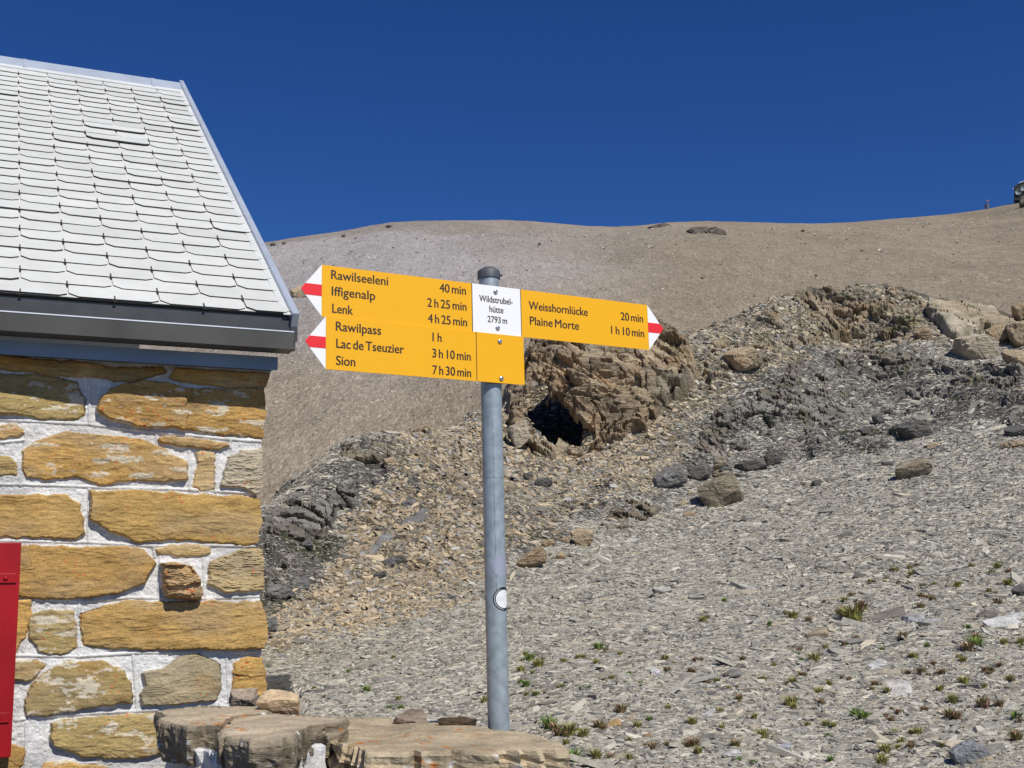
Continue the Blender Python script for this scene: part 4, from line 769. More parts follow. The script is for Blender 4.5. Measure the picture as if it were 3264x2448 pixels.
def quadbar(mb, A, B, prof):                          # profile list of offset vectors swept from A to B
    mb.prism([A + q for q in prof], [B + q for q in prof])
mb = MB(); quadbar(mb, RP(6.05, -.25), RP(6.05, 33.6), [hd * 0 - hN * .07, hd * .034 - hN * .07, hd * .034 + hN * .042, hd * .0 + hN * .042]); mb.build('rake_flashing', M_zinc_light, roof, bevel=.003)
mb = MB(); quadbar(mb, RP(6.045, -.1), RP(6.045, 33.2), [-hd * .035 + hN * .019, hd * 0 + hN * .019, hd * 0 + hN * .024, -hd * .035 + hN * .0225]); mb.build('rake_trim', M_tile, roof)
mb = MB(); A, B = RP(-16, 31.45, .022), RP(6.0, 31.45, .022); up = hs * (1.15 * TE)
quadbar(mb, A, B, [hN * 0, up, up + hn * .05 - hz_ * .02, up + hN * .03, hN * .006]); 
mb.build('ridge_cap', M_zinc_light, roof)
mb = MB(); quadbar(mb, RP(-16, 31.1, .018), RP(6.0, 31.1, .018), [hN * 0, hs * .06, hs * .06 + hN * .012, hN * .007]); mb.build('ridge_strip', M_tile, roof)
for c in (.15, 4.85, -4.5):
    mb = MB(); P = [RP(c, 31.4, .029), RP(c + .14, 31.4, .029), RP(c + .14, 32.5, .052), RP(c, 32.5, .052)]; mb.box8(P + [q + hN * .006 for q in P]); mb.build('ridge_clip', M_zinc_light, roof)
# underside and far slope of the roof
mb = MB(); T = RP(0, 32.4)[2] - HO[2]; dep = (RP(0, 32.4) - HO) @ hn
mb.prism([H3(-3.2, .0, -.012), H3(-3.2, dep, T - .012), H3(-3.2, 2 * dep, -.012), H3(-3.2, 2 * dep, -.11), H3(-3.2, dep, T - .11), H3(-3.2, 0.004, -.11)], [H3(1.2, .0, -.012), H3(1.2, dep, T - .012), H3(1.2, 2 * dep, -.012), H3(1.2, 2 * dep, -.11), H3(1.2, dep, T - .11), H3(1.2, 0.004, -.11)])
mb.build('roof_deck', M_tile, hut)
# eaves: drip flashing, box gutter, soffit
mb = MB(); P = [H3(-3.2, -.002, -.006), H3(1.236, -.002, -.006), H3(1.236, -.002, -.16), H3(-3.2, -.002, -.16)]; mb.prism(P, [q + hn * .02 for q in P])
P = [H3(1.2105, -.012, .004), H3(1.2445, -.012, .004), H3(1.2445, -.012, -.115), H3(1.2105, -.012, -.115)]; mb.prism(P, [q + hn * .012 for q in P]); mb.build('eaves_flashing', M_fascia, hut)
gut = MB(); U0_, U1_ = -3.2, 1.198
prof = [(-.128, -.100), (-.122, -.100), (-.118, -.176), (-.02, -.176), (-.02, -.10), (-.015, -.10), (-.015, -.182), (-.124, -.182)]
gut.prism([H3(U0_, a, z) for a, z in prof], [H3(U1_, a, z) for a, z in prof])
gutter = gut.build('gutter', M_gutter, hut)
mb = MB(); P = [(-.130, -.101), (-.130, -.096), (-.118, -.0945), (-.118, -.0995)]; mb.prism([H3(U0_, a, z) for a, z in P], [H3(U1_ + .001, a, z) for a, z in P]); mb.build('gutter_rim', mat_flat('sunlit_rim', (.75, .77, .78), .4, .6), gutter)  # pale rim colour paints in the sunlit line along the gutter
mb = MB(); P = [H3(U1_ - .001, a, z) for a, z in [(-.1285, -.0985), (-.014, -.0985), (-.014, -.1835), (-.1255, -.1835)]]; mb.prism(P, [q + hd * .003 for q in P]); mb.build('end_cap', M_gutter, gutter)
mb = MB(); P = [(-.004, -.1975), (.25, -.1975), (.25, -.238), (.02, -.243), (-.004, -.262)]; mb.prism([H3(-3.2, a, z) for a, z in P], [H3(1.152, a, z) for a, z in P]); mb.build('soffit', M_soffit, hut)
# wall: one height field of mortar and stones
def c2(*p): return [(x / 1.2305, 1100 + y / 1.2305) for x, y in p]
OC = (.44, .285, .105); OD = (.36, .23, .085); PT = (.47, .35, .18); GB_ = (.29, .25, .17); GL_ = (.38, .345, .28); KH = (.34, .265, .125)
ST = [  # outline, colour, bulge (m), streak amplitude, pale flake amount
 (c2((0,42),(300,62),(480,85),(640,80),(650,105),(520,140),(380,125),(200,110),(0,90),(-200,80),(-200,30)), OC, .018, 1, 0), (c2((690,90),(860,100),(1075,112),(1060,152),(960,165),(780,150),(670,125)), OC, .018, 1, 0),
 (c2((-180,105),(0,112),(200,120),(300,145),(330,200),(330,268),(290,285),(180,288),(80,270),(0,265),(-180,262)), KH, .024, 1, .5), (c2((395,215),(440,170),(560,140),(640,150),(750,175),(1060,165),(1060,360),(900,350),(790,340),(670,318),(540,315),(440,290),(385,255)), OD, .030, 1, .16),
 (c2((-120,305),(70,315),(90,340),(60,358),(-120,365)), OC, .018, 1, .5), (c2((-150,435),(40,440),(65,470),(62,505),(-150,520)), KH, .018, 1, 0),
 (c2((90,420),(130,380),(240,340),(420,352),(560,372),(650,410),(730,460),(735,500),(725,525),(640,532),(520,530),(390,542),(300,515),(180,522),(110,510),(92,490)), OC, .030, 1, .03),
 (c2((625,365),(740,360),(830,375),(895,385),(900,395),(860,405),(720,395),(640,380)), OC, .026, 1, 0), (c2((775,420),(800,415),(838,425),(838,560),(800,570),(765,555),(768,500),(780,470)), PT, .014, .5, .1),
 (c2((905,440),(960,410),(1060,405),(1060,572),(1010,580),(950,560),(868,550),(880,500)), GL_, .024, 3, 0), (c2((-160,590),(120,585),(260,590),(315,625),(330,690),(330,740),(300,755),(150,755),(-160,745)), (.37,.25,.10), .022, .8, 0),
 (c2((360,572),(470,570),(700,580),(850,590),(1060,595),(1060,775),(985,782),(840,770),(680,760),(540,770),(430,725),(360,680)), (.39,.265,.10), .026, .7, 0), (c2((-120,790),(170,788),(270,795),(420,790),(560,800),(612,850),(590,890),(570,935),(470,970),(340,985),(220,998),(-120,975)), OD, .034, 1.2, 0),
 (c2((615,800),(700,783),(820,790),(830,810),(780,825),(700,822),(625,815)), PT, .020, 1, 0), (c2((637,855),(690,850),(750,870),(780,920),(798,970),(790,990),(720,995),(648,985),(640,920)), (.40,.28,.15), .085, 3.5, 0),
 (c2((830,850),(880,830),(970,800),(1060,800),(1060,955),(960,965),(880,965),(820,935)), (.36,.29,.17), .022, 2.6, 0), (c2((-60,1010),(125,1005),(118,1060),(95,1150),(65,1200),(-60,1200)), OC, .018, 1, 0),
 (c2((120,1060),(200,1040),(290,1045),(300,1190),(240,1215),(160,1205),(112,1150)), KH, .022, 1.2, 1.), (c2((320,1060),(400,1030),(500,1005),(600,1010),(800,1005),(900,1010),(1065,1005),(1065,1187),(920,1195),(720,1190),(560,1195),(420,1185),(330,1175),(318,1120)), (.38,.255,.10), .028, 1.7, 0),
 (c2((-60,1240),(130,1235),(180,1255),(130,1310),(-60,1322)), KH, .020, 1, .35), (c2((130,1330),(170,1290),(260,1245),(400,1240),(480,1275),(510,1330),(520,1400),(400,1410),(250,1440),(180,1455),(100,1450),(105,1390)), (.30,.225,.095), .030, .8, .45),
 (c2((560,1290),(640,1270),(700,1230),(780,1215),(862,1250),(865,1350),(850,1390),(770,1400),(650,1410),(565,1415),(555,1370),(580,1330)), GB_, .028, 1.2, 0), (c2((925,1250),(970,1225),(1065,1232),(1065,1292),(960,1300),(920,1290)), OC, .024, 1, 0), (c2((922,1305),(1065,1296),(1065,1400),(950,1400),(920,1350)), OC, .020, 1, 0),
 (c2((205,1490),(240,1475),(400,1460),(610,1450),(650,1500),(640,1600),(580,1612),(420,1622),(330,1612),(220,1577),(200,1540)), KH, .032, 1.4, .35), (c2((-60,1545),(90,1580),(95,1610),(60,1700),(-60,1700)), OD, .02, 1, 0), (c2((170,1645),(260,1640),(420,1660),(420,1740),(150,1740)), OC, .02, 1, .2), (c2((660,1470),(1060,1440),(1060,1560),(680,1580)), KH, .02, 1, 0), (c2((480,1680),(1060,1620),(1060,1740),(480,1760)), OC, .02, 1, 0)]
RIB = [c2((-100,285),(0,290),(350,310),(610,340),(870,365),(1060,380)), c2((-100,545),(90,545),(350,555),(740,566),(1060,583)), c2((-100,765),(350,773),(600,787),(830,785),(1060,790)), c2((75,992),(340,1005),(500,990),(620,992),(800,995),(1060,983)), c2((65,1218),(310,1222),(540,1207),(720,1205),(1060,1203)), c2((60,1472),(230,1452),(620,1432)), c2((352,130),(352,310)), c2((615,340),(617,395)), c2((105,330),(80,550)), c2((745,415),(745,565)), c2((855,420),(845,575)), c2((350,565),(348,770)), c2((604,785),(610,830)), c2((630,830),(625,1000)), c2((800,830),(805,990)), c2((135,1005),(92,1200)), c2((312,1020),(308,1215)), c2((525,1222),(540,1440)), c2((890,1210),(900,1400)), c2((105,1480),(100,1660)), c2((0,380),(95,372)), c2((905,375),(905,400))]
us = np.concatenate([np.arange(-3.1, -.16, .03), np.arange(-.16, 1.085, .0036)]); uz = np.concatenate([np.arange(-.205, -2.2, -.0038), np.arange(-2.2, -3.6, -.05)])
exy = c2((1068,60),(1064,110),(1050,152),(1037,170),(1044,210),(1046,260),(1036,320),(1037,358),(1026,378),(1031,400),(1033,480),(1031,555),(1012,583),(1025,612),(1035,690),(1020,730),(1018,768),(1003,785),(1030,800),(1040,870),(1036,955),(1020,985),(1022,1008),(1042,1060),(1045,1130),(1030,1192),(1026,1222),(1046,1290),(1047,1400),(1043,1560),(1050,1760))
eu, ez = wpx([q[0] for q in exy], [q[1] for q in exy], .1)
UE = np.interp(-uz, -ez, eu) + fbm(p3(uz * 40, 0 * uz, 0 * uz), 3, 77) * .0035
tt = (us - us[0]) / (us[-1] - us[0]); UU = us[:, None] + (UE - us[-1])[None] * smooth(.80, 1., tt)[:, None]; ZZ = np.broadcast_to(uz[None], UU.shape)
u = UU.ravel(); zf = ZZ.ravel(); Q3 = np.stack([u, zf, 0 * u], 1)
wob = fbm(Q3 * 26, 3, 81) * .0055 + fbm(Q3 * 90, 2, 82) * .002; wob2 = fbm(Q3 * 26 + 50, 3, 83) * .0055
best = np.full(len(u), -9.); sid = np.zeros(len(u), int)
polys = []
for p, c, bl, sk, fl in ST:
    a, b_ = wpx([q[0] for q in p], [q[1] for q in p], .1); polys.append((list(zip(a, b_)), c, bl, sk, fl))
rg = np.random.default_rng(3); zc = -.28
while zc > -3.5:                                      # courses of stone left of the frame and below it
    hgt = rg.uniform(.15, .22); uc = -3.05
    while uc < 1.0:
        w = rg.uniform(.3, .62)
        if uc + w < -.22 or (zc - hgt > -3.5 and zc < -2.2):
            polys.append(([(uc + .02, zc), (uc + w * .5, zc - .006), (uc + w - .03, zc - .004), (uc + w - .01, zc - hgt * .5), (uc + w - .03, zc - hgt + .01), (uc + w * .4, zc - hgt + .014), (uc + .03, zc - hgt + .008), (uc + .008, zc - hgt * .5)], [OC, OD, KH, GB_, PT][rg.integers(5)], rg.uniform(.018, .032), 1, rg.uniform(0, .3)))
        uc += w + .012
    zc -= hgt + .025
for k, (p, *_r) in enumerate(polys):
    a0, a1 = min(q[0] for q in p) - .05, max(q[0] for q in p) + .05; b0, b1 = min(q[1] for q in p) - .05, max(q[1] for q in p) + .05
    msk = np.nonzero((u > a0) & (u < a1) & (zf > b0) & (zf < b1))[0]
    if not len(msk): continue
    s_ = sdf(u[msk] + wob[msk], zf[msk] + wob2[msk], p); better = s_ > best[msk]; best[msk[better]] = s_[better]; sid[msk[better]] = k
bul = np.array([p[2] for p in polys])[sid]; sk = np.array([p[3] for p in polys])[sid]; flk = np.array([p[4] for p in polys])[sid]; scol = np.array([p[1] for p in polys])[sid]
best = best + .0055; ins = smooth(-.0012, .0012, best)
streak = fbm(np.stack([u * 26 + sid * 3.1, zf * 95 + fbm(Q3 * 5, 2, 90) * 1.2, sid * 7.7], 1), 4, 91)
lump = fbm(np.stack([u * 7, zf * 11, sid * 5.3], 1), 4, 92)
stp = fbm(np.stack([u * 5 + 9, zf * 13, sid * 2.9], 1), 3, 94) * 2.2; frs = stp - np.floor(stp); step = (np.floor(stp) + smooth(.6, 1, frs)) * .0026
tiltr = np.random.default_rng(8).normal(0, .03, (len(polys), 2)); cen = np.array([np.mean(p[0], 0) for p in polys])
tl_ = (u - cen[sid, 0]) * tiltr[sid, 0] + (zf - cen[sid, 1]) * tiltr[sid, 1] * 1.5
edge = smooth(0, .008, best) * .82 + smooth(0, .04, best) * .18
hst = bul * (.3 + .7 * edge) + streak * .0010 * sk + lump * .0028 + step + tl_
crack = np.abs(fbm(np.stack([u * 3.3 + 3 * sid, zf * 9, sid * 1.7], 1), 3, 95)); hst -= 0
# thick ledge on the left half of the second big stone
lx, lz_ = wpx(np.array([740 / 1.2305]), np.array([1100 + 250 / 1.2305]), .1)
hst += ((sid == 3) & (u + wob * 3 < lx[0])) * .016
hst += (sid == 14) * (.012 * np.sign(np.sin(zf * 95 + 2 * lump)) * smooth(0, .02, best))
zz_l = zf * 58 + fbm(np.stack([u * 7, zf * 30, sid * 1.], 1), 4, 207) * 1.9 + u * 5; hst += (sk >= 2.2) * .0065 * smooth(-.5, .5, fbm(np.stack([u * 22, zf * 60, sid * 1.], 1), 3, 208)) * (smooth(0, .7, zz_l - np.floor(zz_l)) - smooth(.75, 1, zz_l - np.floor(zz_l))) * smooth(0, .01, best)
mort = fbm(Q3 * 45, 4, 96) * .0028 + fbm(Q3 * 8, 2, 97) * .004
for pl in RIB:
    a, b_ = wpx([q[0] for q in pl], [q[1] for q in pl], .115)
    d_ = np.full(len(u), 9.)
    for i in range(len(a) - 1):
        ex, ey = a[i + 1] - a[i], b_[i + 1] - b_[i]; t = np.clip(((u - a[i]) * ex + (zf - b_[i]) * ey) / (ex * ex + ey * ey), 0, 1)
        d_ = np.minimum(d_, np.hypot(u - a[i] - t * ex, zf - b_[i] - t * ey))
    mort = np.maximum(mort, .007 + mort * .4 - (d_ / .0085) ** 2 * .007)
h = mort * (1 - ins) + hst * ins
fn = fbm(np.stack([u * 11 + sid, zf * 30, sid * 3.3], 1), 4, 98); fn = fn + .35 * fbm(np.stack([u * 60, zf * 120, sid * 1.], 1), 3, 198); flake = smooth(.66, .74, fn + flk * .5) * (flk > .02) * .8
gr_ = (.24 * smooth(-.1, .6, fbm(np.stack([u * 4 + 2 * sid, zf * 7, sid * 4.1], 1), 3, 204)))[:, None]; sc0 = scol * np.array([1.17, 1.10, .96]); sc0 = sc0 * (1 - gr_) + (sc0.mean(1, keepdims=True) * np.array([1.12, 1.02, .84])) * gr_
pit = (fbm(np.stack([u * 75, zf * 190, sid * 1.], 1), 2, 205) > .62) * .18
sc = sc0 * (1 - pit)[:, None] * (1 + .13 * lump + .08 * streak)[:, None]; sc = sc * (1 - flake)[:, None] + np.array([.60, .54, .42]) * flake[:, None]
rust = smooth(.5, .75, fbm(np.stack([u * 8 + 4, zf * 10, sid * 1.3], 1), 3, 99)); sc = sc * (1 - .25 * rust)[:, None] + np.array([.33, .16, .04]) * (.25 * rust)[:, None]
lich = (fbm(Q3 * 70, 2, 101) > .95) & (fbm(Q3 * 6, 2, 102) > .38); sc[lich] = (.55, .13, .03)
mc = np.array([.66, .65, .625]) * (1 - .20 * smooth(.1, .6, fbm(Q3 * 5, 4, 203)))[:, None] * (1 + .07 * fbm(Q3 * 14, 4, 103))[:, None]
col = np.clip(mc * (1 - ins)[:, None] + sc * ins[:, None], .02, .72)
W = HO + hd * u[:, None] + hn * (.128 - h)[:, None] + hz_ * zf[:, None]
nu_, nv_ = UU.shape; W = W.reshape(nu_, nv_, 3); col = col.reshape(nu_, nv_, 3); ext, ecol = [], []
for k, dn in enumerate((.006, .015, .03, .06, .10, .16, .24, .35, .5, .8, 1.4, 2.4, 4.0)):
    nz = fbm(np.stack([uz * 14, np.full(len(uz), dn * 9), 0 * uz], 1), 3, 110) * .012
    ext.append(W[-1] + hn * dn + hd * (nz * min(1, dn * 8) - .004)[:, None]); ecol.append(col[-1])
W = np.concatenate([W, np.array(ext)]); col = np.concatenate([col, np.array(ecol)])
wall = mesh_np('wall', W.reshape(-1, 3), grid_quads(W.shape[0], nv_), np.full((W.shape[0] - 1) * (nv_ - 1), 4), M_wall, parent=hut, col=col.reshape(-1, 3), smooth_shade=False)
# red shutter folded back against the wall
su, sz_ = wpx([60, 43, 40], [1729, 2412, 1729], .055); ur = (su[0] + su[1]) / 2; zt, zb = sz_[0], sz_[1]
shut = MB(); P = [H3(ur - .42, .05, zb), H3(ur, .05, zb), H3(ur, .05, zt), H3(ur - .42, .05, zt)]; shut.prism(P, [q + hn * .03 for q in P]); sh = shut.build('shutter', M_shutter, hut, bevel=.003)
for y0, y1 in ((1828, 1858), (2270, 2302)):
    a, b_ = wpx([43, 43], [y0, y1], .046); mb = MB(); e_ = ur - .014
    P = [H3(e_ - .38, .042, b_[1]), H3(e_, .042, b_[1]), H3(e_, .042, b_[0]), H3(e_ - .38, .042, b_[0])]; mb.prism(P, [q + hn * .0075 for q in P]); st_ = mb.build('hinge_strap', M_shutter, sh, bevel=.002)
    for q in (.042, .20, .34):
        mb = MB(); mb.rev([(.010, -.002), (.009, .004), (.006, .007), (.001, .008)], H3(e_ - q, .042, (b_[0] + b_[1]) / 2), -hn, 16); mb.build('rivet', M_shutter, st_, smooth_shade=True)

# ------------------------------------------------------------------ low stone wall in the foreground
def top_poly(pts, z): return [tuple((lambda v: (v * (z / v[2]))[:2])(ray(x, y))) for x, y in pts]
def slab_mesh(name, poly, z, th, col, mat, parent, seed, slope=(0, 0), axis='h', m=120, rt=14, rs=14, under=.92, amp=1.):
    P = resample(poly, m); c = P.mean(0); P = c + (P - c) * (1 + .05 * fbm(p3(P[:, 0] * 14, P[:, 1] * 14, seed), 3, seed) + .03 * np.sign(fbm(p3(P[:, 0] * 30, P[:, 1] * 30, seed), 2, seed + 1)))[:, None]
    V = []
    ss = np.concatenate([np.linspace(.03, .97, rt), [.985, 1.0]]); k = 0; L = []
    for s_ in ss: L.append((s_, -0.004 * (s_ > .98) - .006 * (s_ > .99)))
    for q in np.linspace(.06, 1, rs): L.append((1.0 + (under - 1) * q ** 2, -.012 - th * q))
    L.append((.5, -th - .013))
    A = np.array([[(*(c + (p - c) * s_), z + dz) for s_, dz in L] for p in P]); nl = len(L); V = A.reshape(-1, 3)
    V[:, 2] += (V[:, 0] - c[0]) * slope[0] + (V[:, 1] - c[1]) * slope[1]
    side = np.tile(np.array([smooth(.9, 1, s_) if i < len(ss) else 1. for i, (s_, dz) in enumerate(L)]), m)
    out = V[:, :2] - c; out = np.concatenate([out / (np.linalg.norm(out, axis=1, keepdims=True) + 1e-9), np.zeros((len(V), 1))], 1)
    if axis == 'h': q = np.stack([V[:, 0] * 5, V[:, 1] * 5, V[:, 2] * 70 + fbm(V * 6, 2, seed) * 1.6], 1)
    else: q = np.stack([V[:, 0] * 22, V[:, 1] * 22, V[:, 2] * 7], 1) + fbm(V * 8, 3, seed)[:, None] * 1.1
    nz = fbm(q, 3, seed + 1); nq = nz * 3.2; fq_ = nq - np.floor(nq); sq = (np.floor(nq) + smooth(.7, 1, fq_)) / 3.2 * .8 + nz * .2
    V += out * (side * (sq * .011 + fbm(V * 9, 3, seed + 2) * .008) * amp)[:, None]
    V[:, 2] += (1 - side) * (fbm(V * 5, 3, seed + 3) * .006 + np.floor(fbm(V * [4, 4, 0] + 5, 3, seed + 4) * 4) * .0022)
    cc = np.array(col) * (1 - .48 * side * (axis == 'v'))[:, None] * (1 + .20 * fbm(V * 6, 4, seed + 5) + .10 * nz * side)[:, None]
    lich = (fbm(V * 34, 3, seed + 6) > .72) & (fbm(V * 5, 2, seed + 7) > .36); cc[lich] = (.48, .17, .03)
    wh = (fbm(V * 60, 3, seed + 8) > .86) & (side > .5); cc[wh] = (.6, .59, .55)
    return mesh_np(name, V, np.concatenate([grid_quads(m, nl, True)[:, ::-1].ravel(), [i * nl for i in range(m)], [i * nl + nl - 1 for i in range(m)][::-1]]), [4] * (m * (nl - 1)) + [m, m], mat, parent=parent, col=np.clip(cc, .03, .65), smooth_shade=False)
ZL = -.315
lw = empty('stone_wall'); tag(lw, 'low mortared wall of rough slabs at the foot of the signpost', 'stone wall')
big = top_poly([(918,2322),(985,2288),(1230,2290),(1500,2306),(1660,2322),(1770,2345),(1800,2366),(1740,2376),(1456,2384),(1310,2392),(1175,2398),(1060,2362)], ZL)
slab_mesh('capstone', big, ZL, .17, (.40, .325, .215), M_slab, lw, 401, slope=(-.03, .0), amp=1.1, m=200, rs=26, rt=20)
ZB = -.265
b2 = top_poly([(690,2326),(738,2286),(850,2274),(1010,2278),(1120,2290),(985,2318),(935,2352),(800,2366),(712,2358)], ZB - .004)
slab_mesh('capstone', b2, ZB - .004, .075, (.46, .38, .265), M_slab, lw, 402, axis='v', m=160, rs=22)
b1 = top_poly([(504,2268),(640,2248),(850,2256),(870,2274),(745,2283),(700,2318),(600,2322),(520,2310)], ZB)
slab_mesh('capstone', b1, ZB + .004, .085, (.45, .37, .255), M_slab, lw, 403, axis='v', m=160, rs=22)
bb_ = top_poly([(540,2290),(640,2262),(860,2268),(1040,2292),(960,2322),(925,2342),(730,2342),(600,2312)], ZB)
slab_mesh('mortar', top_poly([(930,2326),(1000,2296),(1240,2300),(1640,2332),(1740,2362),(1456,2372),(1190,2384),(1080,2352)], ZL), ZL - .055, .6, (.50, .50, .49), M_wall, lw, 405, m=120, amp=1.2, under=.98)
slab_mesh('mortar', bb_, ZB - .045, .6, (.58, .575, .56), M_wall, lw, 404, m=120, amp=1.5, under=.98)
for k, (pts, zz_, cl) in enumerate([([(510,2300),(575,2300),(575,2318),(520,2318)], -.475, (.26, .21, .14)), ([(585,2312),(690,2318),(700,2345),(600,2338)], -.485, (.24, .19, .12)), ([(740,2345),(900,2345),(905,2372),(760,2375)], -.50, (.34, .26, .15)), ([(960,2350),(1080,2372),(1090,2400),(980,2385)], -.53, (.36, .28, .17))]):
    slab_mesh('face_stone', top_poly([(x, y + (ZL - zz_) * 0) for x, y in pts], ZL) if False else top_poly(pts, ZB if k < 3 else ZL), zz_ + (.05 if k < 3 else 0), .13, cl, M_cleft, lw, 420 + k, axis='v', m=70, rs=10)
# loose stones lying on the low wall
def c4(*p): return [(450 + x / 1.58, 1900 + y / 1.58) for x, y in p]
def rz(x, y, z): v = ray(x, y); return abs(math.hypot(v[0], v[1]) * z / v[2])
for p, c, lab, dep, mt, sd in [(c4((433,555),(436,470),(455,455),(560,462),(600,500),(600,560),(500,562)), (.40, .32, .24), 'grey and brown stone on the low wall against the hut corner', 1., M_rock, 501), (c4((590,585),(598,520),(640,478),(700,475),(800,510),(832,545),(832,598),(700,592)), (.50, .37, .23), 'orange tan rounded stone on the low wall beside the grey one', 1., M_slab, 502),
      (c4((1268,632),(1300,600),(1360,562),(1410,563),(1440,590),(1452,650),(1360,645),(1300,643)), (.27, .21, .16), 'brown angular stone alone on the middle of the low wall', 1., M_rock, 503), (c4((1475,640),(1520,615),(1600,612),(1700,622),(1705,655),(1600,662),(1490,655)), (.085, .06, .035), 'flat stone on the low wall next to the pole, sign shadow in its dark colour', .9, M_rock, 504)]:  # last stone: shadow of the sign is painted into its dark colour
    xb, yb = max(p, key=lambda q: q[1]); o = rock_px([(p, rz(xb, yb, (ZB if xb < 1000 else ZL) - .012))], 'loose_stone', c, mat=mt, depth=dep, tilt=.35, seed=sd, m=56, rings=11, strata=.6, bed=np.array([.05, -.45, .89]), grow=1.1); tag(o, lab, 'stone', 'loose stones on the low wall')

# ------------------------------------------------------------------ signpost
PS = .5181; ds = np.array([math.cos(PS), math.sin(PS), 0]); nf = np.array([math.sin(PS), -math.cos(PS), 0]); SP = np.array([-.5269, 3.2727, .9710])
def spx(x, y):
    X = hit(np.asarray(x, float), np.asarray(y, float), SP, nf) - SP; return X @ ds, X[..., 2]
def SG(u, v, w=0.): return SP + ds * u + hz_ * v + nf * w
post = empty('signpost'); tag(post, 'yellow hiking signpost with three arrow boards on a grey pole', 'signpost')
def c3(x, y): return 900 + x / 1.7015, 800 + y / 1.7015
pr = .0315; t_ = ray(1559.5, 890); b_ = ray(1588, 2315)
wP = (SP + ds * 0) @ nf; pv = np.array([(t_ / t_[1])[0] * .5 + (b_ / b_[1])[0] * .5, 1., 0]); kP = ((SP @ nf) - .040) / (pv @ nf); PC = pv * kP
def zpx(y, x=1572): v = ray(x, y); return float(PC[1] * v[2] / v[1])
zT = zpx(868, 1558); mb = MB(); mb.rev([(pr, -1.5), (pr, zT)], PC * [1, 1, 0], (0, 0, 1), 64); pole = mb.build('pole', M_pole, post, smooth_shade=True)
zc_ = zT; mb = MB(); mb.rev([(pr + .0035, zpx(890, 1558)), (pr + .0035, zc_ - .001), (pr + .0015, zc_ + .004), (pr * .62, zc_ + .0125), (pr * .55, zc_ + .014), (.002, zc_ + .0155)], PC * [1, 1, 0], (0, 0, 1), 48); cap = mb.build('pole_cap', M_cap, post, smooth_shade=True)
mb = MB(); mb.rev([(.004, 0), (.004, .006), (.002, .008)], PC * [1, 1, 0] + np.array([pr + .003, -.004, zpx(880, 1558)]), (1, -.1, 0), 12); mb.build('cap_screw', M_cap, cap)
def on_pole(x, y): 
    v = ray(x, y); a = v[0] ** 2 + v[1] ** 2; bq = v[0] * PC[0] + v[1] * PC[1]; cq = PC[0] ** 2 + PC[1] ** 2 - pr ** 2; dsc = max(0, bq * bq - a * cq); k = (bq - math.sqrt(dsc)) / a; return v * k
# seam, joint, stickers lie round the pole
def wrap(name, mat, ang0, z0, pts, parent, off):     # polygon list in (arc length, height) wrapped round the pole
    mb = MB()
    for poly in pts:
        V_ = [PC * [1, 1, 0] + np.array([math.cos(ang0 + s_ / pr) * (pr + off), math.sin(ang0 + s_ / pr) * (pr + off), z0 + h_]) for s_, h_ in poly]; mb.add(V_, [tuple(range(len(V_)))])
    return mb.build(name, mat, parent)
def pole_ang(x, y): q = on_pole(x, y) - PC; return math.atan2(q[1], q[0]), (on_pole(x, y))[2]
M_seam = mat_flat('dark_seam', (.07, .075, .08), .7)
a0, z1 = pole_ang(1570, 1330); a1, z2 = pole_ang(1577, 1890); n_ = 14
wrap('seam', M_seam, a0, z2, [[(-.0004 + .0006 * math.sin(i * 2.1), (z1 - z2) * i / n_), (.0005 + .0006 * math.sin(i * 2.1), (z1 - z2) * i / n_), (.0005 + .0006 * math.sin(i * 2.1 + 2.1), (z1 - z2) * (i + .8) / n_), (-.0004 + .0006 * math.sin(i * 2.1 + 2.1), (z1 - z2) * (i + .8) / n_)] for i in range(n_)], pole, .0004)
a0, z0_ = pole_ang(1572, 1522); wrap('joint_line', M_seam, a0, z0_, [[(-.04 + i * .01, 0), (-.03 + i * .01, 0), (-.03 + i * .01, .0009), (-.04 + i * .01, .0009)] for i in range(10)], pole, .0004)
def disc(rad, rx=1., n=48, r0=0.):
    out = []
    G_ = 12
    for i in range(n):
        t0, t1 = 2 * math.pi * i / n, 2 * math.pi * (i + 1) / n
        for k in range(G_):
            q0, q1 = r0 + (rad - r0) * k / G_, r0 + (rad - r0) * (k + 1) / G_
            out.append([(math.cos(t) * q * rx, math.sin(t) * q) for t, q in ((t0, q0), (t0, q1), (t1, q1), (t1, q0))] if q0 > 0 else [(math.cos(t) * q * rx, math.sin(t) * q) for t, q in ((t0, q1), (t1, q1), (t0, 0))])
    return out
a0, z0_ = pole_ang(1606, 1909); R_ = .0345
ring = wrap('sticker', M_stick_ring, a0, z0_, disc(R_), pole, .0005); wrap('sticker_face', M_sticker, a0, z0_, disc(R_ * .76), ring, .0008)
wrap('sticker_face', M_sticker, a0, z0_, 
     [[(math.cos(t) * R_ * .91, math.sin(t) * R_ * .91), (math.cos(t + .055) * R_ * .91, math.sin(t + .055) * R_ * .91), (math.cos(t + .055) * R_ * .84, math.sin(t + .055) * R_ * .84), (math.cos(t) * R_ * .84, math.sin(t) * R_ * .84)] for t in np.arange(2.0, 4.6, .11)], ring, .0008)
M_fl = mat_flat('sticker_grey_line', (.55, .56, .58), .4); wrap('sticker_lines', M_fl, a0, z0_, [[(-.022 + i * .0037, q), (-.022 + i * .0037 + .0028, q), (-.022 + i * .0037 + .0028, q + .0013), (-.022 + i * .0037, q + .0013)] for q in (.003, -.002, -.006) for i in range(6)], ring, .0011)
a0, z0_ = pole_ang(1599, 1803); wrap('sticker_residue', M_residue, a0, z0_, disc(.0315, .95), pole, .0005)
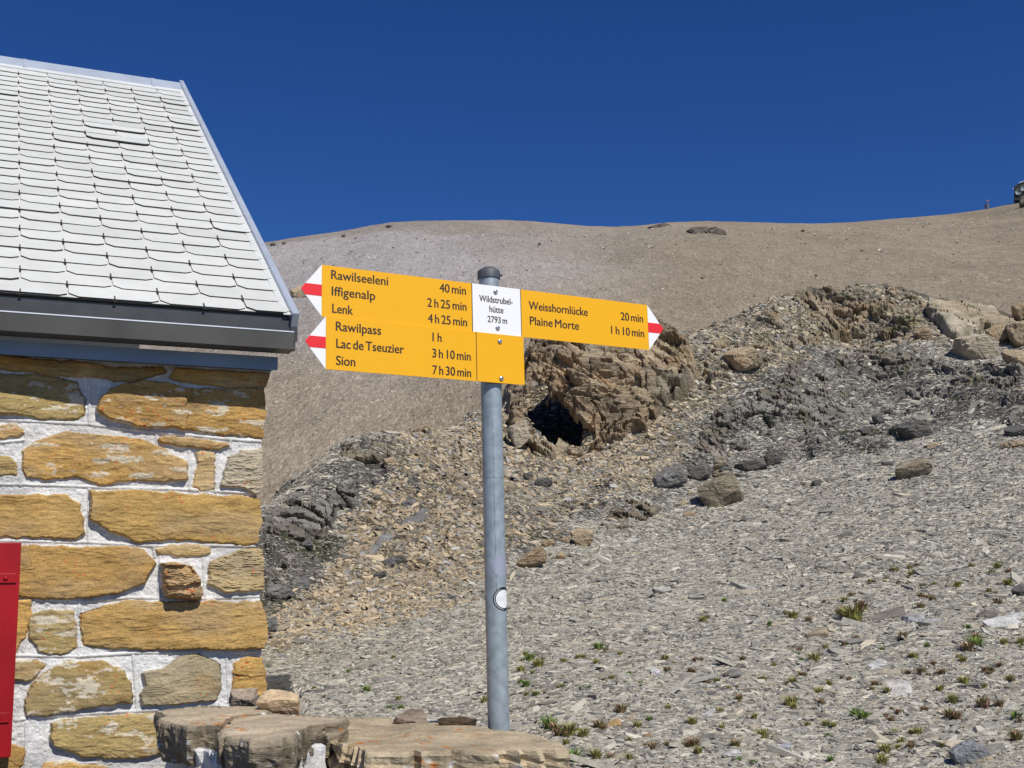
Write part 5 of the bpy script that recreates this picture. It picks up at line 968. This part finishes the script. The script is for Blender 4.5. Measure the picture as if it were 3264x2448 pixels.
# boards
def plate(name, poly, mat, parent, w=0., th=.003, bevel=.0006):
    mb = MB(); mb.prism([SG(a, b2_, w) for a, b2_ in poly], [SG(a, b2_, w - th) for a, b2_ in poly]); return mb.build(name, mat, parent)
def uvp(*pts): return [tuple(float(k) for k in spx(*c3(x, y))) for x, y in pts]
dg = None; FONTM = {}
_cu = bpy.data.curves.new('cap_height', 'FONT'); _cu.body = 'H'; _cu.size = 1; _ob = bpy.data.objects.new('cap_height', _cu); S.collection.objects.link(_ob); bpy.context.view_layer.update()
_me = bpy.data.meshes.new_from_object(_ob.evaluated_get(bpy.context.evaluated_depsgraph_get())); CAPR = max(v.co.y for v in _me.vertices); bpy.data.objects.remove(_ob); bpy.data.meshes.remove(_me)
def lettering(body, l, r, cap, parent, mat=None, w=.0005, bold=.0, word=.55, thick=.0006):
    (ul, vl), (ur_, vr) = uvp(l, r); cu = bpy.data.curves.new('lettering', 'FONT'); cu.body = body; cu.size = 1; cu.offset = bold; cu.space_word = word; cu.resolution_u = 4
    ob = bpy.data.objects.new('lettering', cu); S.collection.objects.link(ob); bpy.context.view_layer.update()
    me = bpy.data.meshes.new_from_object(ob.evaluated_get(bpy.context.evaluated_depsgraph_get())); bpy.data.objects.remove(ob); n_ = len(me.vertices)
    co = np.empty(n_ * 3, np.float32); me.vertices.foreach_get('co', co); co = co.reshape(-1, 3)
    sx_ = (ur_ - ul) / (co[:, 0].max() - co[:, 0].min()); sy_ = cap / CAPR; v0_ = (vl + vr) / 2
    W_ = SG(0, 0, w)[None] + ds * (ul + (co[:, :1] - co[:, 0].min()) * sx_) + hz_ * (v0_ + co[:, 1:2] * sy_)
    me.vertices.foreach_set('co', W_.astype(np.float32).ravel()); bm = bmesh.new(); bm.from_mesh(me); bpy.data.meshes.remove(me)
    base = list(bm.verts) + list(bm.edges) + list(bm.faces)                       # heavier strokes: the glyphs laid side by side
    for kk, sh_ in enumerate((-thick, thick, 0)):
        nv_s = [g_ for g_ in bmesh.ops.duplicate(bm, geom=base)['geom'] if isinstance(g_, bmesh.types.BMVert)]
        bmesh.ops.translate(bm, verts=nv_s, vec=Vector(tuple(ds * sh_ + nf * (.00008 * (kk + 1)) + hz_ * (thick * .6 * (kk == 2)))))
    me = bpy.data.meshes.new('lettering'); bm.to_mesh(me); bm.free(); me.materials.append(mat or M_ink); me.update()
    o = bpy.data.objects.new('lettering', me); S.collection.objects.link(o); o.parent = parent; return o
def bolt(x, y, parent, w=0.):
    uu, vv_ = uvp((x, y))[0]; mb = MB(); mb.rev([(.0078, w), (.0078, w + .0012), (.0066, w + .0032), (.0042, w + .0046), (.0036, w + .0046), (.0030, w + .0032), (.0005, w + .0032)], SG(uu, vv_), nf, 28); return mb.build('bolt', M_bolt, parent, smooth_shade=True)
H = .15; UL, UW0, UW1, UR = 0., .4757, .6441, 1.1226
tipL = uvp((100, 207))[0]; tipR = uvp((2066, 422))[0]
ub = plate('arrow_board', [(UL, 0), (UL, -H), (UR, -H), (UR, 0)], M_yellow, post); ub['label'] = 'upper double board with white place panel'
tl1 = plate('arrow_tip', [(UL - .0004, 0), (tipL[0], -H / 2), (UL - .0004, -H)], M_white, ub)
def band(tip, u0, sgn, parent, v0):                  # red bar across an arrow tip, just proud of it
    hh = .0165; e = hh / (H / 2) * abs(tip - u0); a = tip + sgn * e
    return plate('red_band', [(u0, v0 - H / 2 + hh), (a, v0 - H / 2 + hh), (tip, v0 - H / 2), (a, v0 - H / 2 - hh), (u0, v0 - H / 2 - hh)], M_red, parent, w=.0006, th=.001)
band(tipL[0], UL - .0004, 1, tl1, 0)
tr1 = plate('arrow_tip', [(UR + .0004, 0), (UR + .0004, -H), (tipR[0], -H / 2)], M_white, ub); band(tipR[0], UR + .0004, -1, tr1, 0)
wp = plate('place_panel', [(UW0, 0), (UW1, 0), (UW1, -H), (UW0, -H)], M_white, ub, w=.0006, th=.002)
for q in (UW0, UW1): plate('divider', [(q - .0011, 0), (q + .0011, 0), (q + .0011, -H), (q - .0011, -H)], M_ink, ub, w=.0009, th=.001)
CAP = .0258
for t, l, r in [("Rawilseeleni", (265,150), (573,188)), ("Iffigenalp", (268,241), (503,266)), ("Lenk", (271,333), (382,347)), ("40 min", (853,221), (995,238)), ("2 h 25 min", (787,303), (998,323)), ("4 h 25 min", (790,388), (1001,408)),
                ("Weisshornlücke", (1337,316), (1656,353)), ("Plaine Morte", (1343,398), (1609,429)), ("20 min", (1836,374), (1956,388)), ("1 h 10 min", (1784,449), (1962,468))]: lettering(t, l, r, CAP, ub)
for t, l, r in [("Wildstrubel-", (1068,275), (1248,291)), ("hütte", (1123,331), (1198,339)), ("2793 m", (1113,387), (1218,395))]: lettering(t, l, r, CAP * .76, wp, w=.0011, thick=.0004)
bolt(1155, 222, wp, .0008); bolt(1167, 418, wp, .0008)
LB = uvp((234, 357))[0]; lu0, lv0 = LB; luD = uvp((1050, 580))[0][0]; luR = uvp((1308, 607))[0][0]; tipB = uvp((120, 490))[0]
lb = plate('arrow_board', [(lu0, lv0), (lu0, lv0 - H), (luR, lv0 - H), (luR, lv0)], M_yellow, post, w=-.0005 if lv0 < -H else .0035); lb['label'] = 'lower board with a single arrow tip'
lw0 = -.0005 if lv0 < -H else .0035
mbt = [(lu0 - .0004, lv0), (tipB[0], lv0 - H / 2), (lu0 - .0004, lv0 - H)]; tb = plate('arrow_tip', mbt, M_white, lb, w=lw0)
hh = .0165; e = hh / (H / 2) * abs(tipB[0] - lu0); a_ = tipB[0] + e
plate('red_band', [(lu0 - .0004, lv0 - H / 2 + hh), (a_, lv0 - H / 2 + hh), (tipB[0], lv0 - H / 2), (a_, lv0 - H / 2 - hh), (lu0 - .0004, lv0 - H / 2 - hh)], M_red, tb, w=lw0 + .0006, th=.001)
plate('divider', [(luD - .0011, lv0), (luD + .0011, lv0), (luD + .0011, lv0 - H + .003), (luD - .0011, lv0 - H + .003)], M_ink, lb, w=lw0 + .0006, th=.001)
for t, l, r in [("Rawilpass", (288,432), (532,457)), ("Lac de Tseuzier", (290,523), (656,561)), ("Sion", (289,616), (392,629)), ("1 h", (812,490), (860,495)), ("3 h 10 min", (811,576), (1018,598)), ("7 h 30 min", (812,667), (1020,687))]: lettering(t, l, r, CAP, lb, w=lw0 + .0006)
bolt(1176, 492, lb, lw0 + .0003); bolt(1184, 693, lb, lw0 + .0003)
# clamps holding the boards to the pole
for v_ in (uvp((1155, 222))[0][1], uvp((1167, 418))[0][1], uvp((1176, 492))[0][1], uvp((1184, 693))[0][1]):
    uc_ = float((PC - SP) @ ds); mb = MB(); P = [SG(uc_ - .038, v_ - .012, -.0035), SG(uc_ + .038, v_ - .012, -.0035), SG(uc_ + .038, v_ + .012, -.0035), SG(uc_ - .038, v_ + .012, -.0035)]; mb.prism(P, [q - nf * .012 for q in P]); mb.build('clamp', M_zinc, post)
